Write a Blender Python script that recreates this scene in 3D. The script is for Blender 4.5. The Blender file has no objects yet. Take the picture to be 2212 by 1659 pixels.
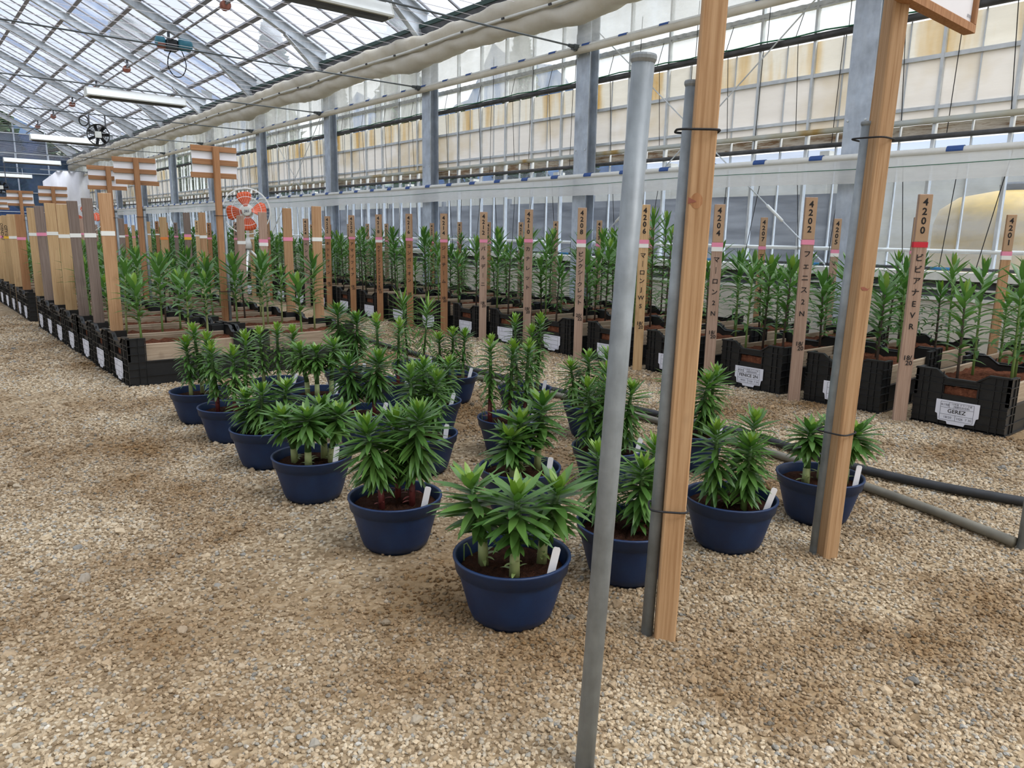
import bpy, math, random
import numpy as np
from mathutils import Matrix, Vector, Euler

random.seed(7)
rng = np.random.default_rng(7)
PI = math.pi
scene = bpy.context.scene
COL = scene.collection

# ------------------------------------------------------------------ camera
cam_d = bpy.data.cameras.new('camera')
cam_d.sensor_width = 36.0
cam_d.lens = 36.0 * 1597.0 / 2212.0
cam_d.clip_start = 0.05
cam_d.clip_end = 500
cam = bpy.data.objects.new('camera', cam_d)
COL.objects.link(cam)
_r = Vector((0.76922, -0.63877, 0.01663))
_d = Vector((-0.11278, -0.16134, -0.98043))
_f = Vector((0.62895, 0.75229, -0.19615))
cam.matrix_world = Matrix(((_r.x, -_d.x, -_f.x, 0.0), (_r.y, -_d.y, -_f.y, 0.0), (_r.z, -_d.z, -_f.z, 0.82), (0, 0, 0, 1)))
scene.camera = cam

# ------------------------------------------------------------------ world, light, exposure
world = bpy.data.worlds.new('overcast_sky')
scene.world = world
world.use_nodes = True
wn = world.node_tree
for n in list(wn.nodes):
    wn.nodes.remove(n)
w_out = wn.nodes.new('ShaderNodeOutputWorld')
w_bg = wn.nodes.new('ShaderNodeBackground')
w_tc = wn.nodes.new('ShaderNodeTexCoord')
w_noise = wn.nodes.new('ShaderNodeTexNoise')
w_noise.inputs['Scale'].default_value = 2.2
w_noise.inputs['Detail'].default_value = 5
w_ramp = wn.nodes.new('ShaderNodeValToRGB')
w_ramp.color_ramp.elements[0].position = 0.3
w_ramp.color_ramp.elements[0].color = (0.80, 0.86, 0.94, 1)
w_ramp.color_ramp.elements[1].position = 0.62
w_ramp.color_ramp.elements[1].color = (1.0, 1.0, 1.0, 1)
wn.links.new(w_tc.outputs['Generated'], w_noise.inputs['Vector'])
wn.links.new(w_noise.outputs['Fac'], w_ramp.inputs['Fac'])
wn.links.new(w_ramp.outputs['Color'], w_bg.inputs['Color'])
wn.links.new(w_bg.outputs['Background'], w_out.inputs['Surface'])
w_bg.inputs['Strength'].default_value = 0.72

sun_d = bpy.data.lights.new('sun', 'SUN')
sun_d.energy = 4.0
sun_d.angle = math.radians(40)
sun_d.color = (1.0, 0.97, 0.92)
sun = bpy.data.objects.new('sun', sun_d)
COL.objects.link(sun)
sun.rotation_euler = (math.radians(24), math.radians(14), 0)

scene.view_settings.view_transform = 'Standard'
scene.view_settings.look = 'None'
scene.view_settings.exposure = 1.02
scene.view_settings.gamma = 1.0
scene.view_settings.use_curve_mapping = False
scene.cycles.max_bounces = 6
scene.cycles.diffuse_bounces = 2
scene.cycles.glossy_bounces = 2
scene.cycles.transmission_bounces = 2
scene.cycles.transparent_max_bounces = 10
scene.cycles.caustics_reflective = False
scene.cycles.caustics_refractive = False

# ------------------------------------------------------------------ material helpers
def srgb(r, g, b):
    def f(c):
        c /= 255.0
        return c / 12.92 if c <= 0.04045 else ((c + 0.055) / 1.055) ** 2.4
    return (f(r), f(g), f(b), 1.0)

class Mat:
    """small wrapper to wire procedural node materials"""
    def __init__(self, name):
        self.m = bpy.data.materials.new(name)
        self.m.use_nodes = True
        self.t = self.m.node_tree
        for n in list(self.t.nodes):
            self.t.nodes.remove(n)
        self.out = self.t.nodes.new('ShaderNodeOutputMaterial')
    def n(self, kind, **kw):
        nd = self.t.nodes.new(kind)
        for k, v in kw.items():
            if k in nd.inputs.keys():
                nd.inputs[k].default_value = v
            else:
                setattr(nd, k, v)
        return nd
    def l(self, a, b):
        self.t.links.new(a, b)
    def ramp(self, fac, stops):
        r = self.n('ShaderNodeValToRGB')
        e = r.color_ramp.elements
        while len(e) < len(stops):
            e.new(0.5)
        for i, (p, c) in enumerate(stops):
            e[i].position = p
            e[i].color = c
        self.l(fac, r.inputs['Fac'])
        return r.outputs['Color']
    def mix(self, fac, a, b, blend='MIX'):
        m = self.n('ShaderNodeMix', data_type='RGBA', blend_type=blend)
        for i, v in ((0, fac), (6, a), (7, b)):
            if hasattr(v, 'node'):
                self.l(v, m.inputs[i])
            else:
                m.inputs[i].default_value = v
        return m.outputs[2]
    def coords(self, kind='Object', scale=(1, 1, 1)):
        if kind == 'World':
            s = self.n('ShaderNodeNewGeometry').outputs['Position']
        else:
            s = self.n('ShaderNodeTexCoord').outputs[kind]
        mp = self.n('ShaderNodeMapping')
        mp.inputs['Scale'].default_value = scale
        self.l(s, mp.inputs['Vector'])
        return mp.outputs['Vector']
    def noise(self, vec, scale, detail=3, rough=0.5):
        nz = self.n('ShaderNodeTexNoise')
        nz.inputs['Scale'].default_value = scale
        nz.inputs['Detail'].default_value = detail
        nz.inputs['Roughness'].default_value = rough
        self.l(vec, nz.inputs['Vector'])
        return nz.outputs['Fac']
    def rand(self):
        return self.n('ShaderNodeObjectInfo').outputs['Random']
    def pbr(self, color, rough=0.5, metal=0.0, spec=0.5, bump=None, bump_d=0.002, bump_s=0.5):
        p = self.n('ShaderNodeBsdfPrincipled')
        if hasattr(color, 'node'):
            self.l(color, p.inputs['Base Color'])
        else:
            p.inputs['Base Color'].default_value = color
        if hasattr(rough, 'node'):
            self.l(rough, p.inputs['Roughness'])
        else:
            p.inputs['Roughness'].default_value = rough
        p.inputs['Metallic'].default_value = metal
        p.inputs['Specular IOR Level'].default_value = spec
        if bump is not None:
            b = self.n('ShaderNodeBump')
            b.inputs['Strength'].default_value = bump_s
            b.inputs['Distance'].default_value = bump_d
            self.l(bump, b.inputs['Height'])
            self.l(b.outputs['Normal'], p.inputs['Normal'])
        return p.outputs['BSDF']
    def done(self, shader):
        self.l(shader, self.out.inputs['Surface'])
        return self.m

M = {}
def plain(name, col, rough=0.5, metal=0.0, spec=0.5, vary=0.12, nscale=12):
    k = Mat(name)
    c = k.noise(k.coords('Object'), nscale, 4)
    dark = tuple(x * (1 - vary) for x in col[:3]) + (1,)
    lite = tuple(min(1, x * (1 + vary)) for x in col[:3]) + (1,)
    col2 = k.ramp(c, [(0.3, dark), (0.7, lite)])
    M[name] = k.done(k.pbr(col2, rough, metal, spec))
    return M[name]

plain('white_plastic', srgb(222, 224, 216), 0.4)
plain('white_metal', srgb(240, 243, 239), 0.35, vary=0.03)
plain('grey_alu', srgb(214, 220, 224), 0.4, 0.05)
plain('black_plastic', srgb(24, 26, 28), 0.42, vary=0.3, nscale=30)
plain('crate_black', srgb(22, 24, 26), 0.45, vary=0.25, nscale=25)
plain('black_rubber', srgb(38, 40, 43), 0.6, vary=0.25, nscale=25)
plain('black_cord', srgb(18, 18, 22), 0.7)
plain('blue_clip', srgb(46, 84, 150), 0.5)
plain('blue_pipe', srgb(52, 130, 180), 0.5)
plain('green_rope', srgb(38, 110, 76), 0.7)
plain('ink', srgb(26, 23, 24), 0.8)
plain('print_ink', srgb(92, 92, 104), 0.8)
plain('tape_white', srgb(232, 232, 226), 0.5, vary=0.04)
plain('tape_pink', srgb(228, 140, 168), 0.5, vary=0.05)
plain('tape_red', srgb(200, 28, 52), 0.5, vary=0.05)
plain('tape_yellow', srgb(226, 176, 52), 0.5, vary=0.05)
plain('tape_orange', srgb(226, 132, 60), 0.5, vary=0.05)
plain('kraft_paper', srgb(176, 146, 116), 0.8, vary=0.08)
plain('paper', srgb(226, 228, 238), 0.7, vary=0.02)
plain('panel_white', srgb(236, 236, 240), 0.6, vary=0.02)
plain('orange_plastic', srgb(232, 98, 52), 0.35, vary=0.06)
plain('teal_paint', srgb(52, 120, 138), 0.45)
plain('rust_brown', srgb(140, 84, 66), 0.7, vary=0.3)
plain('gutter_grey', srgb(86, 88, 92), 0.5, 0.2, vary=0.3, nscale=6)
plain('gutter_green', srgb(44, 70, 62), 0.5)
plain('black_bar', srgb(74, 74, 74), 0.55, 0.1, vary=0.45, nscale=10)
plain('grey_hose', srgb(112, 108, 96), 0.6, vary=0.25, nscale=14)
plain('purlin_grey', srgb(140, 138, 140), 0.5, 0.05, vary=0.2, nscale=5)
plain('vehicle_blue', srgb(32, 39, 57), 0.7)
plain('vehicle_yellow', srgb(206, 170, 84), 0.4)
plain('dark_glass', srgb(20, 24, 30), 0.15)
plain('trunk_bark', srgb(78, 66, 56), 0.9)
plain('wire_steel', srgb(238, 232, 232), 0.5, 0.0)
plain('tie_rod', srgb(92, 98, 100), 0.45, 0.3)

def galvanised(name, base, sc=9):
    k = Mat(name)
    v = k.coords('World')
    a = k.noise(v, sc, 5, 0.6)
    b = k.noise(k.coords('World', (1, 1, 0.25)), sc * 6, 3)
    c = k.ramp(a, [(0.3, tuple(x * 0.72 for x in base[:3]) + (1,)), (0.55, base), (0.75, tuple(min(1, x * 1.25) for x in base[:3]) + (1,))])
    c = k.mix(0.12, c, k.ramp(b, [(0.35, (0.12, 0.12, 0.12, 1)), (0.65, (0.75, 0.76, 0.78, 1))]), 'OVERLAY')
    M[name] = k.done(k.pbr(c, 0.45, 0.1))
galvanised('galvanised_column', srgb(190, 200, 212), 5)
galvanised('galvanised_rafter', srgb(206, 212, 216), 5)
galvanised('pipe_steel', srgb(130, 137, 141), 14)

def wood(name, c1, c2, c3, ring=1.0, lying=False):
    k = Mat(name)
    oi = k.n('ShaderNodeObjectInfo')
    add = k.n('ShaderNodeVectorMath', operation='ADD')
    tc = k.n('ShaderNodeTexCoord')
    sc = k.n('ShaderNodeVectorMath', operation='SCALE')
    comb = k.n('ShaderNodeCombineXYZ')
    k.l(oi.outputs['Random'], comb.inputs[0]); k.l(oi.outputs['Random'], comb.inputs[2])
    k.l(comb.outputs[0], sc.inputs[0]); sc.inputs['Scale'].default_value = 13.0
    k.l(tc.outputs['Object'], add.inputs[0]); k.l(sc.outputs[0], add.inputs[1])
    mp = k.n('ShaderNodeMapping'); mp.inputs['Scale'].default_value = (1.8, 85 * ring, 85 * ring) if lying else (85 * ring, 85 * ring, 1.8)
    k.l(add.outputs[0], mp.inputs['Vector'])
    g = k.noise(mp.outputs['Vector'], 2.2, 4, 0.6)
    mp2 = k.n('ShaderNodeMapping'); mp2.inputs['Scale'].default_value = (9, 9, 5)
    k.l(add.outputs[0], mp2.inputs['Vector'])
    blot = k.noise(mp2.outputs['Vector'], 1.0, 3, 0.55)
    col = k.ramp(g, [(0.28, c2), (0.5, c1), (0.75, c3)])
    col = k.mix(k.ramp(blot, [(0.62, (0, 0, 0, 1)), (0.78, (0.55, 0.55, 0.55, 1))]), col, tuple(x * 0.55 for x in c2[:3]) + (1,))
    hsv = k.n('ShaderNodeHueSaturation')
    mr = k.n('ShaderNodeMapRange'); mr.inputs['To Min'].default_value = 0.86; mr.inputs['To Max'].default_value = 1.1
    k.l(oi.outputs['Random'], mr.inputs['Value']); k.l(mr.outputs[0], hsv.inputs['Value'])
    k.l(col, hsv.inputs['Color'])
    M[name] = k.done(k.pbr(hsv.outputs['Color'], 0.7, 0, 0.3, g, 0.001, 0.4))
wood('wood_orange', srgb(176, 138, 102), srgb(156, 116, 80), srgb(192, 156, 118))
wood('wood_tan', srgb(192, 160, 118), srgb(172, 136, 94), srgb(206, 176, 136))
wood('wood_pinkish', srgb(164, 138, 120), srgb(144, 116, 100), srgb(182, 158, 140))
wood('wood_grey', srgb(128, 112, 102), srgb(106, 92, 84), srgb(146, 132, 122))
wood('wood_brown', srgb(162, 118, 82), srgb(140, 97, 63), srgb(178, 136, 99))
wood('crate_board', srgb(160, 142, 120), srgb(132, 112, 92), srgb(182, 164, 142), 0.6, True)
wood('slat_brown', srgb(162, 118, 82), srgb(140, 97, 63), srgb(178, 136, 99), 0.7, True)
wood('fir_post', srgb(178, 143, 106), srgb(152, 115, 79), srgb(194, 161, 124), 0.8)

# gravel floor
k = Mat('gravel_floor')
v = k.coords('World')
vor = k.n('ShaderNodeTexVoronoi'); vor.inputs['Scale'].default_value = 95; k.l(v, vor.inputs['Vector'])
big = k.noise(v, 1.25, 5, 0.62)
mid = k.noise(v, 7.0, 4, 0.6)
cellc = k.ramp(vor.outputs['Color'], [(0.15, srgb(108, 93, 72)), (0.5, srgb(154, 136, 109)), (0.85, srgb(190, 174, 147))])
dirt = k.ramp(mid, [(0.3, srgb(108, 86, 60)), (0.7, srgb(142, 118, 86))])
col = k.mix(k.ramp(big, [(0.36, (0.05, 0.05, 0.05, 1)), (0.58, (0.8, 0.8, 0.8, 1))]), dirt, cellc)
M['gravel_floor'] = k.done(k.pbr(col, 0.9, 0, 0.2, vor.outputs['Distance'], 0.006, 0.7))
k = Mat('gravel_stone')
oi = k.rand()
col = k.ramp(oi, [(0.0, srgb(126, 109, 86)), (0.25, srgb(158, 140, 114)), (0.5, srgb(180, 162, 135)), (0.72, srgb(196, 180, 154)), (0.9, srgb(164, 157, 143)), (0.97, srgb(126, 127, 124)), (1.0, srgb(204, 198, 186))])
big = k.noise(k.coords('World'), 1.25, 5, 0.62)
col = k.mix(k.ramp(big, [(0.36, (0.95, 0.95, 0.95, 1)), (0.56, (0, 0, 0, 1))]), col, srgb(172, 148, 116), 'MULTIPLY')
M['gravel_stone'] = k.done(k.pbr(col, 0.85, 0, 0.25))

# soil
k = Mat('soil')
v = k.coords('Object')
a = k.noise(v, 60, 5, 0.7)
b = k.noise(v, 180, 3, 0.7)
col = k.ramp(a, [(0.3, srgb(40, 26, 20)), (0.6, srgb(72, 46, 34)), (0.8, srgb(104, 72, 54))])
M['soil'] = k.done(k.pbr(col, 0.95, 0, 0.1, b, 0.01, 1.0))
k = Mat('crate_peat')
v = k.coords('Object')
a = k.noise(v, 50, 5, 0.7)
b = k.noise(v, 150, 3, 0.7)
col = k.ramp(a, [(0.3, srgb(70, 40, 28)), (0.55, srgb(112, 68, 48)), (0.8, srgb(146, 98, 72))])
M['crate_peat'] = k.done(k.pbr(col, 0.95, 0, 0.1, b, 0.01, 1.0))

# blue pot
k = Mat('pot_blue')
v = k.coords('Object')
a = k.noise(v, 14, 5, 0.6)
b = k.noise(v, 160, 2)
col = k.ramp(a, [(0.3, srgb(13, 34, 68)), (0.6, srgb(18, 45, 84)), (0.8, srgb(28, 62, 104))])
M['pot_blue'] = k.done(k.pbr(col, 0.48, 0, 0.45, b, 0.0006, 0.3))

# leaves
def leaf_mat(name, c_lo, c_hi, tr=0.22):
    k = Mat(name)
    r = k.rand()
    nz = k.noise(k.coords('Object'), 25, 2)
    col = k.ramp(r, [(0.0, c_lo), (1.0, c_hi)])
    col = k.mix(0.2, col, k.ramp(nz, [(0.3, c_lo), (0.7, c_hi)]))
    p = k.pbr(col, 0.36, 0, 0.55)
    t = k.n('ShaderNodeBsdfTranslucent')
    hs = k.n('ShaderNodeHueSaturation'); hs.inputs['Value'].default_value = 1.5; hs.inputs['Saturation'].default_value = 1.1
    k.l(col, hs.inputs['Color']); k.l(hs.outputs['Color'], t.inputs['Color'])
    mx = k.n('ShaderNodeMixShader'); mx.inputs['Fac'].default_value = tr
    k.l(p, mx.inputs[1]); k.l(t.outputs[0], mx.inputs[2])
    M[name] = k.done(mx.outputs[0])
leaf_mat('leaf_mature', srgb(60, 98, 42), srgb(98, 135, 64))
leaf_mat('leaf_young', srgb(98, 136, 50), srgb(138, 166, 74), 0.25)
leaf_mat('leaf_crate', srgb(60, 100, 46), srgb(96, 134, 68), 0.25)
leaf_mat('leaf_pale', srgb(120, 146, 80), srgb(166, 186, 118), 0.25)
plain('stem_green', srgb(110, 140, 74), 0.5, vary=0.2)
plain('stem_leafy', srgb(72, 108, 54), 0.5, vary=0.2)
plain('stem_pale', srgb(152, 164, 108), 0.5, vary=0.2)
plain('stem_red', srgb(112, 52, 50), 0.5, vary=0.25)
plain('stem_dark', srgb(74, 62, 54), 0.6, vary=0.25)
plain('leaf_red', srgb(134, 72, 70), 0.5, vary=0.2)
leaf_mat('tree_leaf', srgb(34, 58, 42), srgb(58, 88, 62), 0.15)

# glazing
def pane(name, tint, milky, clear_lo, clear_hi, streak=(1, 1, 1), nscale=3.0, stain=None, stain_vec=None, gloss=0.06, dif=0.22, var=0.0):
    """hazy plastic sheet: part clear, part milky, mottled by dirt; roof patches also paint tree and sky mottling"""
    k = Mat(name)
    nz = k.noise(k.coords('World', streak), nscale, 5, 0.65)
    tr = k.n('ShaderNodeBsdfTransparent'); tr.inputs['Color'].default_value = tint
    tl = k.n('ShaderNodeBsdfTranslucent')
    df = k.n('ShaderNodeBsdfDiffuse')
    mc = milky
    if stain is not None:
        sn = k.noise(k.coords('World', stain_vec), 1.0, 4, 0.6)
        mc = k.mix(k.ramp(sn, [(0.48, (0, 0, 0, 1)), (0.66, (1, 1, 1, 1))]), milky, stain)
        tm = k.mix(k.ramp(sn, [(0.48, (0, 0, 0, 1)), (0.66, (1, 1, 1, 1))]), tint, tuple(0.5 + 0.5 * x for x in stain[:3]) + (1,))
        k.l(tm, tr.inputs['Color'])
        k.l(mc, tl.inputs['Color']); k.l(mc, df.inputs['Color'])
    else:
        tl.inputs['Color'].default_value = milky; df.inputs['Color'].default_value = milky
    m1 = k.n('ShaderNodeMixShader'); m1.inputs['Fac'].default_value = dif
    k.l(tl.outputs[0], m1.inputs[1]); k.l(df.outputs[0], m1.inputs[2])
    gl = k.n('ShaderNodeBsdfGlossy'); gl.inputs['Roughness'].default_value = 0.15
    m2 = k.n('ShaderNodeMixShader'); m2.inputs['Fac'].default_value = gloss
    k.l(m1.outputs[0], m2.inputs[1]); k.l(gl.outputs[0], m2.inputs[2])
    mr = k.n('ShaderNodeMapRange')
    mr.inputs['From Min'].default_value = 0.35; mr.inputs['From Max'].default_value = 0.65
    mr.inputs['To Min'].default_value = 1 - clear_hi; mr.inputs['To Max'].default_value = 1 - clear_lo
    if var:
        ra = k.n('ShaderNodeMath', operation='MULTIPLY_ADD')
        k.l(k.rand(), ra.inputs[0]); ra.inputs[1].default_value = var; ra.inputs[2].default_value = -var / 2
        ad = k.n('ShaderNodeMath', operation='ADD'); k.l(nz, ad.inputs[0]); k.l(ra.outputs[0], ad.inputs[1])
        nz = ad.outputs[0]
    k.l(nz, mr.inputs['Value'])
    m3 = k.n('ShaderNodeMixShader')
    k.l(mr.outputs[0], m3.inputs[0]); k.l(tr.outputs[0], m3.inputs[1]); k.l(m2.outputs[0], m3.inputs[2])
    M[name] = k.done(m3.outputs[0])
pane('roof_sheet', (0.86, 0.89, 0.95, 1), (0.56, 0.59, 0.64, 1), 0.22, 0.86, (0.45, 1.0, 0.45), 1.0, var=0.42)  # besides dirt, the patches paint tree and sky mottling into the sheets
pane('pane_clear', (0.95, 0.97, 0.98, 1), (0.93, 0.95, 0.96, 1), 0.55, 0.85, (1, 2, 0.5), 2.0)
pane('pane_open', (0.96, 0.98, 0.98, 1), (0.9, 0.92, 0.93, 1), 0.9, 0.97, (1, 2, 0.5), 2.0)
pane('pane_stained', (0.95, 0.95, 0.92, 1), (0.80, 0.79, 0.75, 1), 0.08, 0.25, (1, 2.0, 9.0), 1.2, srgb(214, 188, 128), (1, 2.6, 0.35))
pane('pane_milky', (0.94, 0.95, 0.95, 1), (0.78, 0.77, 0.76, 1), 0.05, 0.18, (1, 1.0, 7.0), 1.4, srgb(214, 205, 186), (1, 0.8, 0.9))
pane('pane_low', (0.80, 0.85, 0.93, 1), (0.55, 0.60, 0.68, 1), 0.74, 0.9, (1, 0.6, 6.0), 1.2)
pane('pane_gable', (0.30, 0.38, 0.52, 1), (0.30, 0.38, 0.52, 1), 0.55, 0.85, (1, 1, 1), 0.8)
pane('film', (0.98, 0.98, 0.97, 1), (0.97, 0.97, 0.95, 1), 0.4, 0.65, (1, 1.2, 3), 2.0, gloss=0.03)
pane('film_low', (0.97, 0.97, 0.96, 1), (0.95, 0.94, 0.91, 1), 0.10, 0.26, (1, 0.8, 4), 2.0, gloss=0.03, dif=0.45)

k = Mat('screen_cloth')
v = k.coords('World', (1, 1, 1))
a = k.noise(v, 3.0, 4, 0.6)
c = k.ramp(a, [(0.3, srgb(232, 224, 206)), (0.7, srgb(248, 243, 230))])
p = k.pbr(c, 0.85, 0, 0.15, k.noise(v, 40, 4), 0.004, 0.5)
t = k.n('ShaderNodeBsdfTranslucent'); k.l(c, t.inputs['Color'])
mx = k.n('ShaderNodeMixShader'); mx.inputs[0].default_value = 0.35
k.l(p, mx.inputs[1]); k.l(t.outputs[0], mx.inputs[2])
M['screen_cloth'] = k.done(mx.outputs[0])

k = Mat('concrete')
v = k.coords('World')
c = k.ramp(k.noise(v, 2.5, 5, 0.6), [(0.3, srgb(190, 186, 174)), (0.7, srgb(222, 218, 204))])
M['concrete'] = k.done(k.pbr(c, 0.85, 0, 0.2, k.noise(v, 60, 4), 0.002, 0.4))
k = Mat('peeling_board')
c = k.ramp(k.noise(k.coords('World', (1, 3, 30)), 1.2, 5, 0.7), [(0.4, srgb(150, 120, 92)), (0.5, srgb(206, 196, 180)), (0.62, srgb(222, 214, 202)), (0.7, srgb(160, 136, 110))])
M['peeling_board'] = k.done(k.pbr(c, 0.8))
k = Mat('stained_pipe')
c = k.ramp(k.noise(k.coords('World', (1, 2.2, 1)), 1.0, 3, 0.6), [(0.4, srgb(196, 202, 198)), (0.58, srgb(190, 184, 160)), (0.68, srgb(178, 146, 84))])
M['stained_pipe'] = k.done(k.pbr(c, 0.5))
k = Mat('field')
c = k.ramp(k.noise(k.coords('World'), 0.4, 5, 0.6), [(0.35, srgb(120, 112, 84)), (0.65, srgb(150, 140, 112))])
M['field'] = k.done(k.pbr(c, 0.95, 0, 0.1))
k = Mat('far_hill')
c = k.ramp(k.noise(k.coords('World'), 0.25, 6, 0.7), [(0.35, srgb(42, 60, 88)), (0.65, srgb(72, 92, 118))])  # haze of distance is put into the hill's blue tones
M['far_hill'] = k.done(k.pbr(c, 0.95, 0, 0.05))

# ------------------------------------------------------------------ mesh helpers
class MB:
    def __init__(self):
        self.v = []; self.f = []; self.mi = []; self.cur = 0
    def slot(self, i):
        self.cur = i; return self
    def add(self, vs, fs):
        o = len(self.v)
        self.v.extend([tuple(p) for p in vs])
        for f in fs:
            self.f.append(tuple(i + o for i in f)); self.mi.append(self.cur)
        return self
    def box(self, x0, x1, y0, y1, z0, z1):
        vs = [(x0, y0, z0), (x1, y0, z0), (x1, y1, z0), (x0, y1, z0), (x0, y0, z1), (x1, y0, z1), (x1, y1, z1), (x0, y1, z1)]
        return self.add(vs, [(0, 3, 2, 1), (4, 5, 6, 7), (0, 1, 5, 4), (1, 2, 6, 5), (2, 3, 7, 6), (3, 0, 4, 7)])
    def obox(self, c, s, R):
        """box of size s centred at c, rotated by matrix R"""
        vs = []
        for dz in (-.5, .5):
            for dx, dy in ((-.5, -.5), (.5, -.5), (.5, .5), (-.5, .5)):
                vs.append(Vector(c) + R @ Vector((dx * s[0], dy * s[1], dz * s[2])))
        return self.add(vs, [(0, 3, 2, 1), (4, 5, 6, 7), (0, 1, 5, 4), (1, 2, 6, 5), (2, 3, 7, 6), (3, 0, 4, 7)])
    def bevelbox(self, x0, x1, y0, y1, z0, z1, b):
        """box whose vertical and top edges are chamfered"""
        def ring(z, i):
            return [(x0 + i, y0, z), (x1 - i, y0, z), (x1, y0 + i, z), (x1, y1 - i, z), (x1 - i, y1, z), (x0 + i, y1, z), (x0, y1 - i, z), (x0, y0 + i, z)]
        def inset(r, d):
            cx = (x0 + x1) / 2; cy = (y0 + y1) / 2
            return [(p[0] + (d if p[0] < cx else -d), p[1] + (d if p[1] < cy else -d), p[2]) for p in r]
        r0 = ring(z0, b); r1 = ring(z1 - b, b); r2 = [(p[0], p[1], z1) for p in inset(r1, b * 0.8)]
        n = 8
        vs = r0 + r1 + r2
        fs = [tuple(reversed(range(n)))]
        for k in range(2):
            for i in range(n):
                j = (i + 1) % n
                fs.append((k * n + i, k * n + j, (k + 1) * n + j, (k + 1) * n + i))
        fs.append(tuple(range(2 * n, 3 * n)))
        return self.add(vs, fs)
    def tube(self, path, r, n=8, cap=True, closed=False):
        P = [Vector(p) for p in path]
        rr = r if isinstance(r, (list, tuple)) else [r] * len(P)
        vs = []; fs = []
        m = len(P)
        prev_a = None
        for i, p in enumerate(P):
            if closed:
                t = P[(i + 1) % m] - P[i - 1]
            else:
                t = P[min(i + 1, m - 1)] - P[max(i - 1, 0)]
            t.normalize()
            if prev_a is None:
                a = t.orthogonal().normalized()
            else:
                a = (prev_a - t * prev_a.dot(t)).normalized()
            prev_a = a
            b = t.cross(a)
            for q in range(n):
                an = 2 * PI * q / n
                vs.append(p + (a * math.cos(an) + b * math.sin(an)) * rr[i])
        for i in range(m if closed else m - 1):
            i2 = (i + 1) % m
            for q in range(n):
                q2 = (q + 1) % n
                fs.append((i * n + q, i * n + q2, i2 * n + q2, i2 * n + q))
        if cap and not closed:
            fs.append(tuple(reversed(range(n))))
            fs.append(tuple(range((m - 1) * n, m * n)))
        return self.add(vs, fs)
    def lathe(self, prof, n=24, c=(0, 0, 0), cap0=True, cap1=True):
        vs = []; fs = []
        for (r, z) in prof:
            for q in range(n):
                a = 2 * PI * q / n
                vs.append((c[0] + r * math.cos(a), c[1] + r * math.sin(a), c[2] + z))
        for i in range(len(prof) - 1):
            for q in range(n):
                q2 = (q + 1) % n
                fs.append((i * n + q, i * n + q2, (i + 1) * n + q2, (i + 1) * n + q))
        if cap0: fs.append(tuple(reversed(range(n))))
        if cap1: fs.append(tuple(range((len(prof) - 1) * n, len(prof) * n)))
        return self.add(vs, fs)
    def prism(self, poly, axis, a, b):
        """extrude a 2D polygon along an axis (0 x, 1 y, 2 z)"""
        n = len(poly)
        def P(p, t):
            return (t, p[0], p[1]) if axis == 0 else ((p[0], t, p[1]) if axis == 1 else (p[0], p[1], t))
        vs = [P(p, a) for p in poly] + [P(p, b) for p in poly]
        fs = [tuple(reversed(range(n))), tuple(range(n, 2 * n))]
        for i in range(n):
            j = (i + 1) % n
            fs.append((i, j, n + j, n + i))
        return self.add(vs, fs)
    def mesh(self, name, smooth=False):
        me = bpy.data.meshes.new(name)
        me.from_pydata([tuple(p) for p in self.v], [], self.f)
        if any(self.mi):
            me.polygons.foreach_set('material_index', self.mi)
        if smooth:
            me.polygons.foreach_set('use_smooth', [True] * len(self.f))
        me.update()
        return me

def link(name, me, mat=None, parent=None, loc=(0, 0, 0), rot=(0, 0, 0), scale=(1, 1, 1)):
    if me is not None and mat is not None and len(me.materials) == 0:
        for mm in (mat if isinstance(mat, (list, tuple)) else [mat]):
            me.materials.append(M[mm] if isinstance(mm, str) else mm)
    o = bpy.data.objects.new(name, me)
    COL.objects.link(o)
    o.location = loc; o.rotation_euler = rot; o.scale = scale
    if parent is not None:
        o.parent = parent
    return o
def build(name, mb, mat, parent=None, smooth=False, **kw):
    return link(name, mb.mesh(name, smooth), mat, parent, **kw)
def tag(o, label, cat, group=None, kind=None):
    o['label'] = label; o['category'] = cat
    if group: o['group'] = group
    if kind: o['kind'] = kind
    return o
def empty(name, loc=(0, 0, 0), rot=(0, 0, 0)):
    o = bpy.data.objects.new(name, None)
    COL.objects.link(o); o.location = loc; o.rotation_euler = rot
    o.empty_display_size = 0.1
    return o
ORD = ['first', 'second', 'third', 'fourth', 'fifth', 'sixth', 'seventh', 'eighth', 'ninth', 'tenth', 'eleventh', 'twelfth', 'thirteenth', 'fourteenth', 'fifteenth', 'sixteenth', 'seventeenth', 'eighteenth', 'nineteenth', 'twentieth', 'twenty-first', 'twenty-second', 'twenty-third', 'twenty-fourth', 'twenty-fifth', 'twenty-sixth', 'twenty-seventh', 'twenty-eighth', 'twenty-ninth', 'thirtieth', 'thirty-first', 'thirty-second', 'thirty-third', 'thirty-fourth', 'thirty-fifth', 'thirty-sixth', 'thirty-seventh', 'thirty-eighth', 'thirty-ninth', 'fortieth', 'forty-first', 'forty-second', 'forty-third', 'forty-fourth', 'forty-fifth', 'forty-sixth', 'forty-seventh', 'forty-eighth']

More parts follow.
